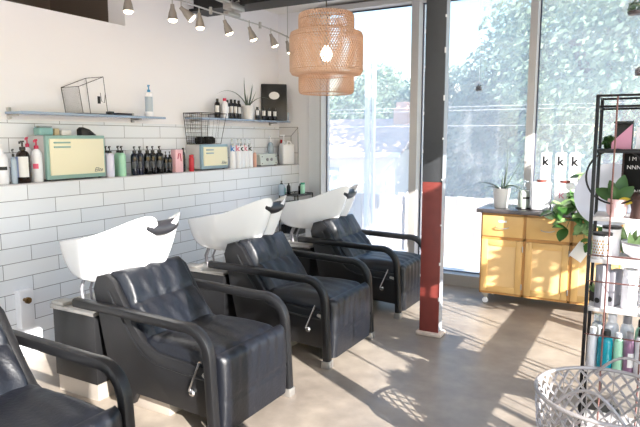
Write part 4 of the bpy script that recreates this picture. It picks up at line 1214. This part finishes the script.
bl_.build('fronds', M['leaf_pale'], hp, angle=80)
MB().lathe([(0, 0), (.025, 0), (.03, .03), (0, .03)], seg=16).build('cup', M['white_pl'], hp)
# lower shelf: grey speaker-like boxes, small pot
for k, (x, y, h_, lb) in enumerate(((3.525, 3.05, .205, 'left tall grey flat case with a dark round hole on the rack'), (3.575, 3.10, .175, 'right tall grey flat case standing behind the first on the rack'))):
    t = thing('grey_case', lb, 'case', (x, y, .70), R(-25), 'tall grey cases on the rack')
    MB().box(-.018, -.04, 0, .018, .04, h_, .004).build('shell', M['grey'], t)
    MB().lathe([(0, 0), (.013, 0), (.013, .002), (0, .002)], seg=16).build('round_hole', M['black'], t, loc=(0, -.0405, .035), rot=(R(90), 0, 0))
bt('pump_bottle', 'white bottle at the right edge of the rack above the bottles', (3.64, 3.07, .70), .034, .19, M['white_pl'], 'cap', M['white_pl'], neck=.8)
bt('pump_bottle', 'broad white tub bottle in the back corner of the lower rack shelf', (3.72, 3.16, .70), .045, .20, M['white_pl'], 'cap', M['white_pl'], neck=.8)
# bottles on the shelf at .34
RB = 'bottles crowded on the lowest visible rack shelf'
rows = [(3.497, 3.035, .022, .20, 'white_pl', 'white_pl', 'white bottle at the left end of the lower rack shelf'),
        (3.553, 3.035, .034, .195, 'teal', 'black', 'bright teal bottle on the lower rack shelf'),
        (3.610, 3.035, .021, .19, 'mint', 'white_pl', 'slim mint bottle between the teal and the mauve ones'),
        (3.655, 3.035, .023, .20, 'purple', 'grey', 'mauve bottle right of the mint one on the lower rack shelf'),
        (3.706, 3.035, .027, .22, 'white_pl', 'black', 'white bottle with a black cap right of the mauve one'),
        (3.51, 3.13, .028, .24, 'clear', 'clear', 'clear bottle in the rear row at the left end'),
        (3.575, 3.13, .030, .25, 'white_pl', 'white_pl', 'tall all-white bottle behind the teal one'),
        (3.640, 3.13, .030, .25, 'white_pl', 'grey', 'tall white bottle with a grey cap in the rear row'),
        (3.705, 3.13, .030, .24, 'mint', 'black', 'mint bottle with black cap in the rear row at right'),
        (3.765, 3.045, .028, .21, 'white_pl', 'magenta', 'white bottle with a magenta cap at the rack right end')]
for x, y, r_, h_, bm1, cm1, lb in rows:
    bt('styling_bottle', lb, (x, y, .395), r_, h_, M[bm1], 'cap', M[cm1], group=RB, neck=.55, shoulder=.82, lab=(.2, .6, 45) if bm1 in ('purple',) else None)
pt = thing('potted_succulent', 'small spiky plant in a black pot on the middle-low rack shelf', 'plant', (3.49, 3.13, .70))
MB().lathe([(0, 0), (.02, 0), (.03, .05), (.026, .05), (.02, .04), (0, .04)], seg=4).build('pot', M['black'], pt)
lf = MB()
for k in range(8): leaf_blade(lf, Vector((0, 0, .04)), Vector((math.cos(k), math.sin(k), 1.2)), Vector((.1, -1, .1)), .06, .008, .2)
lf.build('fronds', M['leaf_pale'], pt, angle=80)
# round mirror behind the ring
rm = thing('round_mirror', 'round pale mirror disc leaning behind the rack, left side showing', 'mirror', (3.505, 3.45, 1.20), R(8))
rm_d = MB().lathe([(0, -.004), (.170, -.004), (.170, .004), (0, .004)], seg=48).build('disc', M['mirror'], rm, rot=(R(90), 0, 0))
MB().tube([(0.02, 0.012, -.16), (0.02, .012, -1.19)], .006, 8).lathe([(0, 0), (.11, 0), (.10, .012), (0, .015)], (0.02, .012, -1.20), 24).build('stand', M['wire_black'], rm)

# ------------------------------------------------------------ round wire basket (foreground)
wk = thing('wire_hamper', 'large round galvanised wire mesh basket with two handles in the lower right corner', 'basket', (3.61, 2.47, 0))
RR, RBm, HH = .275, .235, .50
mb = MB()
NR, NC = 14, 32
def bp_(a, z):
    r_ = RBm + (RR - RBm) * (z / HH)
    return Vector((r_ * math.cos(a), r_ * math.sin(a), z))
for row in range(NR):
    z0 = .02 + (HH - .03) * row / NR; dz = (HH - .03) / NR
    pts = []
    for k in range(NC * 4):
        a = 2 * PI * k / (NC * 4)
        ph = 2 * PI * (k / 4) + PI * (row % 2)
        z = z0 + dz * (.5 + .42 * math.cos(ph))
        q = bp_(a, z); q += Vector((math.cos(a), math.sin(a), 0)) * (.004 * math.sin(ph + .8))
        pts.append(q)
    mb.tube(pts, .0066, 4, closed=True, flat=.5)
for k in range(NC // 2):
    a = 2 * PI * k / (NC // 2)
    mb.tube([bp_(a, .01), bp_(a, HH)], .0022, 4)
mb.build('mesh_wall', M['galv'], wk)
rmb = MB().tube([bp_(2 * PI * k / 64, HH) for k in range(64)], .0085, 8, closed=True)
rmb.build('rim', M['galv'], wk)
MB().lathe([(0, .004), (RBm, .004), (RBm, .016), (0, .016)], seg=40).build('bottom', M['galv'], wk)
for s in (0, 1):
    a0 = R(75 + 180 * s); pts = []
    for k in range(15):
        f_ = k / 14
        a = a0 + R(-30 + 60 * f_)
        q = bp_(a, HH) * 1.0
        up = math.sin(PI * f_)
        c0 = Vector((math.cos(a0), math.sin(a0), 0))
        q = Vector((q.x, q.y, HH - .02 + .105 * up)) - c0 * (.015 + .035 * up)
        pts.append(q)
    MB().tube(pts, .006, 8).build('handle', M['galv'], wk)
# things inside the hamper
tag(MB().box(-.03, -.03, 0, .03, .03, .30, .006).build('product_box', M['green'], loc=(3.66, 2.56, .02), rot=(0, 0, R(20))), 'tall teal-green box standing inside the wire basket', 'box')
tag(MB().box(-.05, -.04, 0, .05, .04, .22, .004).build('product_box', M['brown'], loc=(3.74, 2.44, .02), rot=(0, 0, R(10))), 'dark brown box inside the wire basket at right', 'box')
tag(MB().box(-.04, -.035, 0, .04, .035, .12, .006).build('product_box', M['pinklabel'], loc=(3.62, 2.42, .02)), 'short pink box at the bottom of the wire basket', 'box')

# ------------------------------------------------------------ glass globes hanging in the window
def globe(lb, loc, r_, m1, zt):
    t = thing('glass_terrarium', lb, 'terrarium', loc, group='glass globe terrariums hanging by the window')
    MB().lathe([(r_ * math.sin(R(a)), -r_ * math.cos(R(a))) for a in range(0, 181, 12)], seg=24).build('glass_globe', pane_globe, t)
    MB().lathe([(0, -r_ * .75), (r_ * .5, -r_ * .7), (r_ * .6, -r_ * .45), (0, -r_ * .3)], seg=14).build('soil', M['brown'], t)
    foliage(60, [(0, 0, -r_ * .1, r_ * .5, .9)], r_ * .25, 31).build('moss', m1, t)
    MB().tube([(0, 0, r_), (0, 0, zt - loc[2])], .0008, 4).build('thread', M['label'], t)
pane_globe = pane_mat('globe_glass', 0.12, False)
globe('single tiny glass globe hanging left of the window mullion', (2.43, 4.85, 1.915), .042, M['brown'], 2.96)
globe('upper glass globe with green leaves at the top right corner', (3.545, 4.2, 2.31), .075, M['leaf'], 3.6)
globe('lower glass globe with brown moss at the right edge', (3.585, 4.4, 1.94), .05, M['brown'], 3.6)
